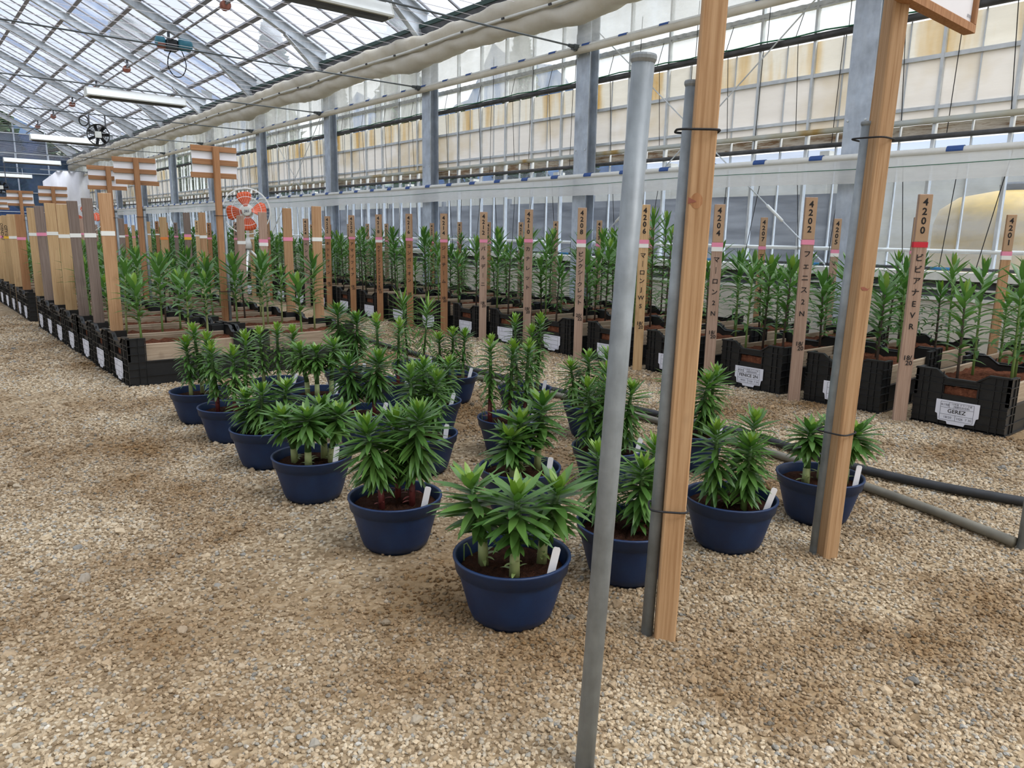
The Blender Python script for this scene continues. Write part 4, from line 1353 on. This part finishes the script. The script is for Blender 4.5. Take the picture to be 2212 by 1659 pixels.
for k, y in enumerate(left_y):
    n = 3 if k < 12 else 4
    crate(0.912 + random.uniform(-0.006, 0.006), y, f'black lily crate at the left edge of the middle block, {ORD[k]} from the front', SHORT if k < 9 else SHORT + TALL[:3], n, 'crates of the middle block, left file', random.uniform(-0.008, 0.008), y < 14, detail=2 if y < 9 else 1)
    crate(1.585 + random.uniform(-0.006, 0.006), y + 0.02, f'black lily crate at the right edge of the middle block, {ORD[k]} from the front', SHORT if k < 9 else SHORT + TALL[:3], n, 'crates of the middle block, right file', random.uniform(-0.008, 0.008), False, detail=2 if y < 9 else 1)

# ================================================================== STAKES
def vert(s):
    return '\n'.join({'ー': '｜'}.get(ch, ch) for ch in s)
def stake_face_x(x, y, h, w, th, wd, number, name, size, tapes, label, rz=0.0, paper=True, lean=0.0):
    """stake whose broad, lettered face looks to -X"""
    root = empty('wooden_stake', (x, y, 0), (0, lean, rz))
    tag(root, label, 'stake', 'lettered stakes of the wall rows')
    mb = MB(); mb.bevelbox(-th / 2, th / 2, -w / 2, w / 2, -0.12, h, 0.002)
    build('board', mb, wd, root)
    fx = -th / 2 - 0.0006
    zt = h
    if paper:
        mb = MB(); mb.box(fx - 0.0004, fx + 0.0008, -w / 2 + 0.0015, w / 2 - 0.0015, h - 0.205, h - 0.004); build('number_paper', mb, 'kraft_paper', root)
    zz = h - 0.208
    for tmat in tapes:
        mb = MB(); mb.box(-th / 2 - 0.0014, th / 2 + 0.0014, -w / 2 - 0.0014, w / 2 + 0.0014, zz - 0.024, zz); build('tape', mb, 'tape_' + tmat, root)
        zz -= 0.024
    def put(body, sz, z, bold, line):
        me = text_mesh(body, sz, bold=bold, line=line)
        link('lettering', me, 'ink', root, (fx - 0.0012, 0, z), (PI / 2, 0, -PI / 2))
    if number: put(vert(number), 0.043, h - 0.014, 0.0012, 0.95)
    if name:
        put(vert(name), min(0.036, 0.40 / len(name)), zz - 0.03, 0.0006, min(1.9, max(1.0, 0.36 / (len(name) * 0.036))))
    if size: put(size.replace('/', '/\n  '), 0.030, 0.315, 0.0006, 0.8)
    return root
FN = [('4200', 'ビビアナEVR', 'wood_pinkish', ['red']), ('4202', 'フェニス2N', 'wood_pinkish', ['pink']), ('4204', 'マーロン2N', 'wood_pinkish', ['pink', 'white']), ('4206', 'マーロンJWS', 'wood_tan', ['pink', 'white']), ('4208', 'ピンクシークレット', 'wood_pinkish', ['pink', 'white']), ('4210', 'カナレット', 'wood_pinkish', ['pink']), ('4212', 'バルデーニ', 'wood_pinkish', ['pink']), ('4214', 'ジュテーム', 'wood_brown', ['pink']), ('4216', 'コンパニオン', 'wood_brown', ['pink']), ('4218', 'クイーンフィッシュEVR', 'wood_brown', ['pink', 'white']), ('4220', 'アマゾフィア', 'wood_brown', ['pink']), ('4222', 'ホットライン', 'wood_brown', ['pink']), ('4224', 'ベンドーム', 'wood_pinkish', ['pink']), ('4226', '', 'wood_brown', ['pink']), ('4228', 'マンスフィールド', 'wood_brown', ['pink']), ('4231', 'カサブランカ2L', 'wood_tan', ['white'])]
random.seed(5)
colour = {'wood_pinkish': 'greyish pink', 'wood_tan': 'pale yellow', 'wood_brown': 'orange brown', 'wood_orange': 'orange', 'wood_grey': 'grey'}
for k in range(40):
    y = 1.423 + PITCH * k
    h = 1.03 - 0.0045 * min(k, 14)
    if k < len(FN):
        num, name, wd, tp = FN[k]
        lab = f'{colour[wd]} wooden stake numbered {num}, {ORD[k]} before the wall crates'
        stake_face_x(3.56, y, h + random.uniform(-0.01, 0.01), 0.058, 0.02, wd, num, name, '18/20' if k != 4 else '20/22', tp, lab, math.radians(42) + random.uniform(-0.08, 0.08), wd != 'wood_tan', random.uniform(-0.015, 0.015))
    else:
        wd = random.choice(['wood_pinkish', 'wood_brown', 'wood_tan', 'wood_grey'])
        h2 = 0.93 + random.uniform(-0.03, 0.04)
        root = empty('wooden_stake', (3.56, y, 0), (0, 0, math.radians(45) + random.uniform(-0.1, 0.1)))
        tag(root, f'distant {colour[wd]} stake of the front wall row, {ORD[k]} from the right', 'stake', 'lettered stakes of the wall rows')
        mb = MB(); mb.bevelbox(-0.01, 0.01, -0.029, 0.029, -0.12, h2, 0.002); build('board', mb, wd, root)
        mb = MB(); mb.box(-0.0115, 0.0115, -0.0305, 0.0305, h2 - 0.23, h2 - 0.206); build('tape', mb, random.choice(['tape_pink', 'tape_white']), root)
        if y < 14:
            link('lettering', text_mesh(vert(str(4198 + 2 * k)), 0.043, bold=0.0012, line=0.95), 'ink', root, (-0.0112, 0, h2 - 0.014), (PI / 2, 0, -PI / 2))
BN = [('4201', 1.52), ('4203', 2.03), ('4205', 2.55), ('4207', 3.11), ('4209', 3.65), ('4211', 4.17), ('4213', 4.78), ('4215', 5.36), ('4217', 5.88), ('4219', 6.42), ('4221', 6.95), ('4223', 7.51), ('4225', 8.05), ('4227', 8.57), ('4229', 9.07), ('4230', 9.6), ('4234', 10.2), ('4236', 10.8)]
bnames = {'4205': 'マーロン', '4207': 'マーロンヒメ2', '4209': 'カサブランカ', '4211': 'カメオ', '4215': 'ウーノ', '4217': 'ロベルト', '4221': 'ミロ', '4223': 'パラ'}
for k, (num, y) in enumerate(BN):
    wd = ['wood_pinkish', 'wood_brown'][(k * 7 // 3) % 2] if k not in (3, 10, 11) else 'wood_brown'
    if k in (0, 3): wd = 'wood_orange'
    tp = [['pink', 'white'], ['pink']][k % 2 if k < 6 else 1] if k < 14 else ['white']
    stake_face_x(5.0, y, 0.985 - 0.003 * k + random.uniform(-0.012, 0.012), 0.05, 0.018, wd, num, bnames.get(num), None, tp, f'{colour[wd]} wooden stake numbered {num}, {ORD[k]} behind the wall crates', math.radians(38) + random.uniform(-0.08, 0.08))

# broad boards of the middle block, broad face toward -Y
def stake_face_y(x, y, h, w, th, wd, tapes, label, lean=0.0, base=-0.1, tz=None, print_=False):
    root = empty('wooden_stake', (x, y, 0), (0, lean, random.uniform(-0.06, 0.06)))
    tag(root, label, 'stake', 'broad stakes of the middle block')
    mb = MB(); mb.bevelbox(-w / 2, w / 2, -th / 2, th / 2, base, h, 0.002); build('board', mb, wd, root)
    zz = tz if tz else h - 0.2
    for t in tapes:
        mb = MB(); mb.box(-w / 2 - 0.0014, w / 2 + 0.0014, -th / 2 - 0.0014, th / 2 + 0.0014, zz - 0.025, zz); build('tape', mb, 'tape_' + t, root)
        zz -= 0.025
    if print_:
        link('lettering', text_mesh('CITY UP\nOVENDAU', 0.034, bold=0.0008), 'ink', root, (0.0, -th / 2 - 0.001, 0.78), (PI / 2, PI / 2, 0))
    return root
random.seed(9)
LS = [(4.66, 1.015, 'wood_orange', ['white'], 0.066), (5.115, 1.0, 'wood_grey', ['white'], 0.06), (5.565, 0.995, 'wood_grey', ['white'], 0.06), (6.025, 0.985, 'wood_tan', ['white'], 0.07), (6.48, 1.0, 'wood_tan', ['white'], 0.07), (6.935, 0.99, 'wood_grey', ['pink'], 0.066), (7.42, 0.985, 'wood_tan', ['white'], 0.066), (8.195, 0.94, 'wood_brown', ['pink'], 0.066), (8.65, 0.945, 'wood_tan', ['white'], 0.08), (9.105, 0.94, 'wood_tan', ['yellow'], 0.08), (9.56, 0.94, 'wood_tan', ['pink'], 0.08), (10.015, 0.93, 'wood_tan', ['red'], 0.08)]
for i, (y, h, wd, tp, w) in enumerate(LS):
    stake_face_y(0.955, y, h, w, 0.013, wd, tp, f'broad {colour[wd]} stake taped {tp[0]} of the middle block, {ORD[i]} on its left edge', random.uniform(-0.012, 0.004), tz=h - 0.205, print_=(i == 9))
for i in range(14):
    y = 10.47 + i * 0.91
    wd = random.choice(['wood_tan', 'wood_brown', 'wood_grey', 'wood_pinkish'])
    stake_face_y(0.955, y, 0.93, 0.09, 0.013, wd, [random.choice(['white', 'pink'])], f'distant {colour[wd]} stake at the left edge of the middle block, {ORD[i + 12]} from the front', tz=0.73)
RS = [(4.66, 0.99, 'wood_orange', ['white'], 0.065), (5.115, 0.985, 'wood_orange', ['pink'], 0.065), (5.59, 0.965, 'wood_pinkish', ['pink', 'white'], 0.065), (6.045, 0.945, 'wood_pinkish', ['white'], 0.06), (6.95, 0.98, 'wood_orange', ['white'], 0.06), (7.42, 0.985, 'wood_grey', ['pink', 'yellow'], 0.06), (8.195, 0.95, 'wood_tan', ['orange'], 0.07), (9.105, 0.96, 'wood_pinkish', ['pink'], 0.07), (10.015, 0.95, 'wood_grey', ['white'], 0.07), (10.925, 0.96, 'wood_brown', ['red'], 0.07), (12.29, 0.96, 'wood_pinkish', ['pink'], 0.07), (13.655, 0.96, 'wood_tan', ['white'], 0.07), (15.02, 0.96, 'wood_brown', ['white'], 0.07)]
for i, (y, h, wd, tp, w) in enumerate(RS):
    stake_face_y(2.19, y, h, w, 0.013, wd, tp, f'{colour[wd]} stake taped {" and ".join(tp)} of the middle block, {ORD[i]} on its right edge', random.uniform(-0.01, 0.01), tz=h - 0.2)

# ================================================================== SIGNS SEEN FROM BEHIND
def tie_loop(cx, cy, hw, hd, z, rz=0.0, r=0.0022):
    mb = MB(); pts = []
    for q in range(24):
        a = 2 * PI * q / 24
        ca, sa = math.cos(a), math.sin(a)
        px = cx + hw * math.copysign(abs(ca) ** 0.45, ca); py = cy + hd * math.copysign(abs(sa) ** 0.45, sa)
        pts.append((px, py, z))
    mb.tube(pts, r, 6, closed=True)
    return mb
def back_sign(x, y, ztop, w, hh, label):
    root = empty('sign_board', (x, y, 0), (0, 0, random.uniform(-0.03, 0.03)))
    tag(root, label, 'sign', 'sign boards seen from behind')
    mb = MB(); mb.bevelbox(-0.019, 0.019, -0.015, 0.015, 0.12, ztop - 0.005, 0.002); build('post', mb, 'wood_brown', root)
    for q in range(3):
        z = ztop - 0.018 - q * (hh - 0.036) / 2
        mb = MB(); mb.bevelbox(-w / 2, w / 2, 0.0155, 0.0275, z - 0.017, z + 0.017, 0.0015)
        build('slat', mb, 'slat_brown', root, rot=(0, math.radians(random.uniform(-0.6, 0.6)), 0))
    mb = MB(); mb.box(-w / 2 + 0.002, w / 2 - 0.002, 0.0285, 0.033, ztop - hh + 0.006, ztop - 0.008); build('panel', mb, 'panel_white', root)
    build('zip_tie', tie_loop(0.012, 0.008, 0.036, 0.03, 0.92), 'black_cord', root)
    build('zip_tie', tie_loop(0.012, 0.008, 0.036, 0.03, 0.42), 'black_cord', root)
    p = empty('support_pipe', (x + 0.033, y + 0.006, 0)); tag(p, 'steel pipe tied to the slatted sign board, ' + label.split(', ')[1], 'pipe', 'steel pipes holding sign boards')
    mb = MB(); mb.tube([(0, 0, -0.1), (0, 0, 0.985)], 0.0125, 10); build('tube', mb, 'pipe_steel', p, smooth=True)
    mb = MB(); mb.lathe([(0.0135, 0.97), (0.0145, 0.985), (0.012, 0.992)], 10); build('cap', mb, 'pipe_steel', p, smooth=True)
back_sign(1.72, 5.118, 1.365, 0.295, 0.205, 'white sign board with three wooden slats seen from behind, largest and nearest')
back_sign(1.562, 6.482, 1.372, 0.31, 0.208, 'white sign board with three wooden slats seen from behind, second nearest')
back_sign(1.565, 7.45, 1.365, 0.31, 0.205, 'white sign board with three wooden slats seen from behind, partly hidden by the second nearest')
back_sign(1.59, 10.47, 1.31, 0.30, 0.20, 'white sign board with three wooden slats seen from behind, fourth nearest')
back_sign(1.42, 11.835, 1.30, 0.30, 0.20, 'white sign board with three wooden slats seen from behind, fifth nearest')
back_sign(1.42, 14.565, 1.30, 0.30, 0.20, 'white sign board with three wooden slats seen from behind, sixth nearest')
back_sign(1.5, 17.75, 1.30, 0.30, 0.20, 'white sign board with three wooden slats seen from behind, farthest at the left edge')

# ================================================================== FOREGROUND POLES
def pole(x, y, h, r, label, tx=0.0, ty=0.0, name='steel_pole'):
    root = empty(name, (x, y, 0), (-ty / h, tx / h, 0)); tag(root, label, 'pole')
    mb = MB(); mb.tube([(0, 0, -0.15), (0, 0, h * 0.5), (0, 0, h)], r, 20); build('tube', mb, 'pipe_steel', root, smooth=True)
    mb = MB(); mb.lathe([(r + 0.0002, h - 0.008), (r + 0.0022, h - 0.004), (r + 0.0024, h), (r + 0.0016, h + 0.0025), (r * 0.5, h + 0.003)], 20); build('cap', mb, 'pipe_steel', root)
    return root
pole(0.752, 0.706, 1.05, 0.0148, 'bare galvanised steel pole standing nearest the camera with a flanged cap', 0.025, -0.030)
pole(1.144, 0.910, 1.10, 0.0125, 'steel pole tied to the left side of the nearest wooden post', 0.016, -0.020)
pole(1.823, 0.903, 1.10, 0.0125, 'steel pole tied to the left side of the wooden sign post', 0.012, -0.016)
pole(2.300, 0.560, 1.10, 0.0125, 'steel pole at the right edge where the hoses end')

def knot(mb, c, r, R):
    pass
wp = empty('wooden_post', (1.160, 0.876, 0), (0.018, 0.013, math.radians(-47)))
tag(wp, 'tall pale wooden post with a knot, zip-tied to a steel pole nearest the camera', 'post')
mb = MB(); mb.bevelbox(-0.0215, 0.0215, -0.015, 0.015, 0.0, 1.75, 0.003)
mb.prism([(-0.0235, 0.0), (0.0235, 0.0), (0.006, -0.08), (-0.006, -0.08)], 1, -0.010, 0.010)
build('timber', mb, 'fir_post', wp)
mb = MB()
vs = [(0.011 * math.cos(2 * PI * q / 16) * (1 + 0.1 * math.sin(q * 3)), -0.0154, 0.889 + 0.014 * math.sin(2 * PI * q / 16)) for q in range(16)]
mb.add(vs, [tuple(range(16))]); vs2 = [(p[0], -0.0168, p[2]) for p in vs]
build('knot', mb, 'wood_brown', wp, loc=(-0.006, 0, 0))
mb = MB(); mb.add([(-0.0214, -0.0158, 0.895), (-0.008, -0.0158, 0.889), (-0.006, -0.0158, 0.887), (-0.0214, -0.0158, 0.883), (-0.021, -0.0158, 0.889)], [(0, 4, 1), (4, 3, 2), (4, 2, 1)])
build('crack', mb, 'rust_brown', wp)
build('zip_tie', tie_loop(-0.012, 0.008, 0.0385, 0.031, 1.012), 'black_cord', wp)
build('zip_tie', tie_loop(-0.012, 0.008, 0.0385, 0.031, 0.288), 'black_cord', wp)

sp = empty('information_sign', (1.829, 0.872, 0), (0.014, 0.011, 0)); tag(sp, 'wooden-framed white information sign on a post at the upper right', 'sign')
rz = math.radians(-28)
mb = MB(); mb.bevelbox(-0.021, 0.021, -0.021, 0.021, 0.0, 1.42, 0.004)
mb.prism([(-0.021, 0.0), (0.021, 0.0), (0.006, -0.08), (-0.006, -0.08)], 1, -0.012, 0.012)
build('post', mb, 'fir_post', sp, rot=(0, 0, rz))
mb = MB(); mb.add([(-0.016, -0.0216, 0.712), (-0.010, -0.0216, 0.704), (0.004, -0.0216, 0.704), (0.011, -0.0216, 0.712), (0.004, -0.0216, 0.708), (-0.006, -0.0216, 0.713)], [(0, 1, 5), (1, 2, 4, 5), (2, 3, 4)])
build('gouge', mb, 'rust_brown', sp, rot=(0, 0, rz))
build('zip_tie', tie_loop(-0.006, 0.012, 0.037, 0.04, 1.060, 0), 'black_cord', sp)
build('zip_tie', tie_loop(-0.006, 0.012, 0.037, 0.04, 0.342, 0), 'black_cord', sp)
fy = -0.03
SX0, SX1, SZ0, SZ1 = -0.36, 0.355, 1.352, 1.80
for (nm, a, b, c_, d) in (('frame_rail', SX0, SX1, SZ0, SZ0 + 0.02), ('frame_rail', SX0, SX1, SZ1 - 0.02, SZ1), ('frame_rail', SX0, SX0 + 0.016, SZ0 + 0.02, SZ1 - 0.02), ('frame_rail', SX1 - 0.016, SX1, SZ0 + 0.02, SZ1 - 0.02)):
    mb = MB(); mb.bevelbox(a, b, fy - 0.014, fy + 0.014, c_, d, 0.002); build(nm, mb, 'wood_brown', sp)
mb = MB(); mb.box(SX0 + 0.014, SX1 - 0.014, fy - 0.004, fy + 0.004, SZ0 + 0.018, SZ1 - 0.018); pn = build('panel', mb, 'panel_white', sp)
mb = MB()
def fr(x0, x1, z0, z1):
    y = fy - 0.0052
    for (a, b, c_, d) in ((x0, x1, z0, z0 + 0.0015), (x0, x1, z1, z1 + 0.0015), (x0, x0 + 0.0015, z0, z1), (x1, x1 + 0.0015, z0, z1)):
        mb.box(a, b, y, y + 0.001, c_, d)
fr(0.12, 0.30, 1.43, 1.52); fr(0.235, 0.30, 1.43, 1.452)
build('printed_box', mb, 'print_ink', pn)
link('lettering', text_mesh('明るい', 0.018), 'print_ink', pn, (0.267, fy - 0.0055, 1.449), (PI / 2, 0, 0))
link('lettering', text_mesh('東京都', 0.009), 'print_ink', pn, (0.325, fy - 0.0055, 1.392), (PI / 2, 0, 0))

# ================================================================== HOSES ON THE GROUND
def curve_pts(P, n):
    out = []
    P = [Vector(p) for p in P]
    for i in range(len(P) - 1):
        p0 = P[max(0, i - 1)]; p1 = P[i]; p2 = P[i + 1]; p3 = P[min(len(P) - 1, i + 2)]
        for q in range(n):
            t = q / n
            out.append(0.5 * ((2 * p1) + (-p0 + p2) * t + (2 * p0 - 5 * p1 + 4 * p2 - p3) * t * t + (-p0 + 3 * p1 - 3 * p2 + p3) * t ** 3))
    out.append(P[-1])
    return out
mb = MB(); mb.tube(curve_pts([(2.75, 0.45, 0.022), (2.68, 0.66, 0.022), (2.613, 0.93, 0.022), (2.60, 1.174, 0.022), (2.655, 1.47, 0.022), (2.69, 1.66, 0.022), (2.66, 2.1, 0.022), (2.64, 3.2, 0.022), (2.70, 4.4, 0.022), (2.86, 6.5, 0.022)], 6), 0.0155, 12)
o = build('black_hose', mb, 'black_rubber', smooth=True); tag(o, 'black rubber hose lying on the gravel nearer the wall crates', 'hose')
mb = MB(); mb.tube(curve_pts([(2.285, 0.575, 0.02), (2.368, 0.834, 0.02), (2.425, 1.056, 0.02), (2.515, 1.4, 0.02), (2.56, 2.014, 0.02), (2.575, 2.68, 0.02), (2.53, 3.2, 0.02), (2.55, 4.2, 0.02)], 6), 0.0150, 12)
o = build('grey_pipe', mb, 'grey_hose', smooth=True); tag(o, 'weathered grey pipe lying on the gravel beside the black hose', 'pipe')

# ================================================================== CEILING LAMPS, FANS, WINCH
def lamp(x0, x1, y, z, label):
    root = empty('strip_lamp', ((x0 + x1) / 2, y, z)); tag(root, label, 'lamp', 'white strip lamps under the tie rods')
    L = (x1 - x0) / 2
    mb = MB(); mb.prism([(-0.105, -0.025), (-0.098, -0.04), (0.098, -0.04), (0.105, -0.025), (0.06, 0.075), (-0.06, 0.075)], 0, -L, L)
    build('housing', mb, 'white_metal', root)
    mb = MB(); mb.prism([(-0.07, -0.041), (0.07, -0.041), (0.05, -0.06), (-0.05, -0.06)], 0, -L + 0.03, L - 0.03); build('diffuser', mb, 'gutter_grey', root)  # dark grey puts the underside's shade into the diffuser colour
    for s in (-1, 1):
        mb = MB(); mb.prism([(-0.107, -0.025), (-0.1, -0.045), (0.1, -0.045), (0.107, -0.025), (0.062, 0.078), (-0.062, 0.078)], 0, s * L - 0.006, s * L + 0.006); build('end_cap', mb, 'white_plastic', root)
        mb = MB(); mb.tube([(s * L * 0.6, 0, 0.05), (s * L * 0.6, 0, 2.775 - z)], 0.006, 6); build('hanger', mb, 'grey_alu', root)
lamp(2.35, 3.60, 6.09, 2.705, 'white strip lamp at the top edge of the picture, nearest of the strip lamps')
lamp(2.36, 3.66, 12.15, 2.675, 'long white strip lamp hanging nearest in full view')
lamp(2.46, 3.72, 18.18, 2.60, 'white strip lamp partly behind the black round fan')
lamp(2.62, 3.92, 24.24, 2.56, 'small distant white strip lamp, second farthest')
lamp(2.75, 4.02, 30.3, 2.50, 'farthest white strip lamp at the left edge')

def round_fan(x, y, z, R, label):
    root = empty('circulation_fan', (x, y, z), (0, 0, math.radians(-12))); tag(root, label, 'fan', 'black round circulation fans')
    def ring(r, tr, yy):
        mb.tube([(r * math.cos(2 * PI * q / 36), yy, r * math.sin(2 * PI * q / 36)) for q in range(36)], tr, 6, closed=True)
    mb = MB()
    pr = []
    for q in range(36):
        a = 2 * PI * q / 36; pr.append((R * math.cos(a), R * math.sin(a)))
    vs = [(p[0], -0.05, p[1]) for p in pr] + [(p[0], 0.08, p[1]) for p in pr] + [(p[0] * 0.96, -0.05, p[1] * 0.96) for p in pr] + [(p[0] * 0.96, 0.08, p[1] * 0.96) for p in pr]
    fs = []
    for i in range(36):
        j = (i + 1) % 36
        fs += [(i, j, 36 + j, 36 + i), (72 + j, 72 + i, 108 + i, 108 + j), (i, 72 + i, 72 + j, j), (36 + j, 108 + j, 108 + i, 36 + i)]
    mb.add(vs, fs); build('shroud', mb, 'black_plastic', root)
    mb = MB(); ring(R * 0.98, 0.008, -0.055); ring(R * 0.75, 0.003, -0.06); ring(R * 0.55, 0.003, -0.06)
    for q in range(20):
        a = 2 * PI * q / 20
        mb.tube([(R * 0.2 * math.cos(a), -0.06, R * 0.2 * math.sin(a)), (R * 0.98 * math.cos(a + 0.2), -0.055, R * 0.98 * math.sin(a + 0.2))], 0.003, 5)
    build('guard', mb, 'black_plastic', root)
    for q in range(7):
        a = 2 * PI * q / 7
        Rm = Matrix.Rotation(-a, 3, 'Y') @ Matrix.Rotation(math.radians(28), 3, 'X')
        mb = MB(); mb.obox(Rm @ Vector((R * 0.55, 0.01, 0)), (R * 0.75, 0.004, R * 0.30), Rm); build('blade', mb, 'black_plastic', root)
    mb = MB(); mb.tube([(0, 0.06, 0), (0, -0.04, 0)], R * 0.28, 18); build('motor', mb, 'black_plastic', root)
    mb = MB(); mb.bevelbox(-R * 0.29, R * 0.29, -0.075, -0.062, -R * 0.3, R * 0.3, 0.006); build('badge_plate', mb, 'white_plastic', root)
    for s in (-0.7, 0.7):
        mb = MB(); mb.box(s * R - 0.012, s * R + 0.012, -0.01, 0.01, R * 0.6, 2.775 - z); build('hanger', mb, 'gutter_grey', root)
    mb = MB(); mb.tube([(-R * 1.15 + 0.07 * math.cos(a_), 0.0, R * 1.25 + 0.085 * math.sin(a_)) for a_ in [2 * PI * q / 20 for q in range(20)]], 0.010, 6, closed=True); build('cable_coil', mb, 'black_cord', root)
round_fan(3.08, 15.16, 2.445, 0.178, 'black round circulation fan with white centre plate hanging in view')
round_fan(2.82, 27.25, 1.99, 0.178, 'small distant black circulation fan at the left edge')

# drive shaft with pulleys and the winch motor
ds = empty('drive_shaft', (4.36, 0, 4.2)); tag(ds, 'long grey drive shaft with pulleys under the roof', 'shaft')
mb = MB(); mb.tube([(0, 6, 0), (0, 33, 0)], 0.02, 8); build('tube', mb, 'purlin_grey', ds, smooth=True)
mb = MB(); mb.tube([(0, -0.05, 0), (0, -0.045, 0), (0, 0.045, 0), (0, 0.05, 0)], [0.06, 0.075, 0.075, 0.06], 12); pm = mb.mesh('pulley', True)
mb = MB(); mb.box(-0.02, 0.02, -0.02, 0.02, 0.0, 0.16); pb = mb.mesh('bearing_bracket')
for y in COLY[2:-1]:
    if abs(y - 15.15) > 0.5: link('pulley', pm, 'rust_brown', ds, (0, y + 0.08, -0.02))
    link('bearing_bracket', pb, 'gutter_grey', ds, (0, y, 0))
wi = empty('winch_motor', (4.36, 15.0, 4.1)); tag(wi, 'teal winch motor with hanging black cable under the roof', 'winch')
mb = MB(); mb.bevelbox(-0.10, 0.10, -0.12, 0.12, -0.09, 0.09, 0.02); build('gearbox', mb, 'black_plastic', wi)
mb = MB(); mb.tube([(0.10, -0.10, 0.02), (0.12, -0.10, 0.02), (0.30, -0.10, 0.02), (0.33, -0.10, 0.02)], [0.07, 0.105, 0.105, 0.07], 16); build('motor', mb, 'teal_paint', wi, smooth=True)
mb = MB(); mb.tube([(-0.10, 0, 0.04), (-0.12, 0, 0.04), (-0.24, 0, 0.04), (-0.26, 0, 0.04)], [0.06, 0.09, 0.09, 0.06], 16); build('brake_housing', mb, 'teal_paint', wi, smooth=True)
mb = MB(); mb.tube([(-0.24, -0.05, -0.04), (-0.12, -0.05, -0.04)], 0.06, 12); build('drum', mb, 'rust_brown', wi, smooth=True)
mb = MB(); mb.tube(curve_pts([(0.0, 0, -0.08), (-0.06, 0, -0.2), (-0.07, 0, -0.38), (0.03, 0, -0.52), (0.16, 0, -0.50), (0.24, 0, -0.34), (0.22, 0, -0.18), (0.16, -0.02, -0.04)], 5), 0.010, 6); build('cable', mb, 'black_cord', wi, smooth=True)

# orange pedestal fans
def pedestal_fan(x, y, z, R, face, label):
    root = empty('pedestal_fan', (x, y, 0), (0, 0, face)); tag(root, label, 'fan', 'orange pedestal fans')
    mb = MB(); mb.tube([(0, 0.09, 0.42), (0, 0.09, z - 0.05)], 0.017, 10); mb.tube([(0, 0.09, 0.62), (0, 0.09, 0.75)], [0.05, 0.022], 10); build('pole', mb, 'white_metal', root, smooth=True)
    for q in range(3):
        a = 2 * PI * q / 3 + 2.45
        mb = MB(); mb.tube([(0, 0.09, 0.62), (0.10 * math.cos(a), 0.09 + 0.10 * math.sin(a), 0.52), (0.46 * math.cos(a), 0.09 + 0.46 * math.sin(a), 0.025)], 0.014, 8); build('leg', mb, 'white_metal', root, smooth=True)
        mb = MB(); mb.tube([(0.44 * math.cos(a), 0.09 + 0.44 * math.sin(a), 0.052), (0.475 * math.cos(a), 0.09 + 0.475 * math.sin(a), 0.005)], 0.017, 8); build('foot', mb, 'black_rubber', root, smooth=True)
    mb = MB(); mb.lathe([(0.03, 0), (0.075, 0.02), (0.085, 0.12), (0.05, 0.17), (0.01, 0.18)], 16)
    for i in range(len(mb.v)):
        xx, yy, zz = mb.v[i]; mb.v[i] = (xx, 0.02 + zz, z + yy)
    build('motor', mb, 'white_plastic', root, smooth=True)
    mb = MB(); mb.tube([(0, -0.055, z), (0, -0.05, z), (0, 0.0, z)], [0.045, 0.056, 0.056], 18); hub = build('hub', mb, 'white_plastic', root, smooth=True)
    link('lettering', text_mesh('J&S', 0.04, bold=0.001), 'print_ink', hub, (0, -0.0565, z + 0.02), (PI / 2, 0, 0))
    for q in range(4):
        a0 = PI / 2 + q * PI / 2 + 0.12
        vs = []; fs = []
        nr, na = 6, 6
        for i in range(nr + 1):
            rr = 0.045 + (R * 0.84 - 0.045) * i / nr
            wdt = 0.20 + 0.30 * math.sin(PI * min(1, (i / nr) * 0.75 + 0.05))
            for j in range(na + 1):
                t = j / na - 0.5
                aa = a0 + t * wdt * 2 * (1 if i < nr else 0.8)
                vs.append((rr * math.cos(aa), -0.015 + t * 0.05, z + rr * math.sin(aa)))
        for i in range(nr):
            for j in range(na):
                a_ = i * (na + 1) + j; fs.append((a_, a_ + 1, a_ + na + 2, a_ + na + 1))
        mb = MB(); mb.add(vs, fs); b = build('blade', mb, 'orange_plastic', root, smooth=True)
        md = b.modifiers.new('thickness', 'SOLIDIFY'); md.thickness = 0.004
    mb = MB()
    for (rr, tr, yy) in ((R, 0.005, -0.02), (R * 0.98, 0.003, 0.03), (R * 0.62, 0.003, -0.065), (R * 0.3, 0.002, -0.075)):
        mb.tube([(rr * math.cos(2 * PI * q / 40), yy, z + rr * math.sin(2 * PI * q / 40)) for q in range(40)], tr, 5, closed=True)
    for q in range(40):
        a = 2 * PI * q / 40; c, s = math.cos(a), math.sin(a)
        mb.tube([(0.06 * c, -0.075, z + 0.06 * s), (R * 0.62 * c, -0.066, z + R * 0.62 * s), (R * 0.95 * c, -0.04, z + R * 0.95 * s), (R * c, -0.02, z + R * s)], 0.0011, 4)
    build('cage', mb, 'white_metal', root)
    mb = MB(); mb.tube(curve_pts([(0.03, 0.10, z - 0.12), (-0.06, 0.06, z - 0.3), (-0.03, 0.07, 0.6), (-0.15, 0.1, 0.2), (-0.2, 0.2, 0.01)], 5), 0.005, 6); build('power_cord', mb, 'black_cord', root, smooth=True)
pedestal_fan(3.30, 8.87, 1.055, 0.265, math.radians(-20), 'orange four-bladed pedestal fan on a white tripod between the rows')
pedestal_fan(3.05, 16.6, 1.03, 0.265, math.radians(-15), 'distant orange pedestal fan half hidden by grey stakes')

bpy.data.scenes.remove(_ts)
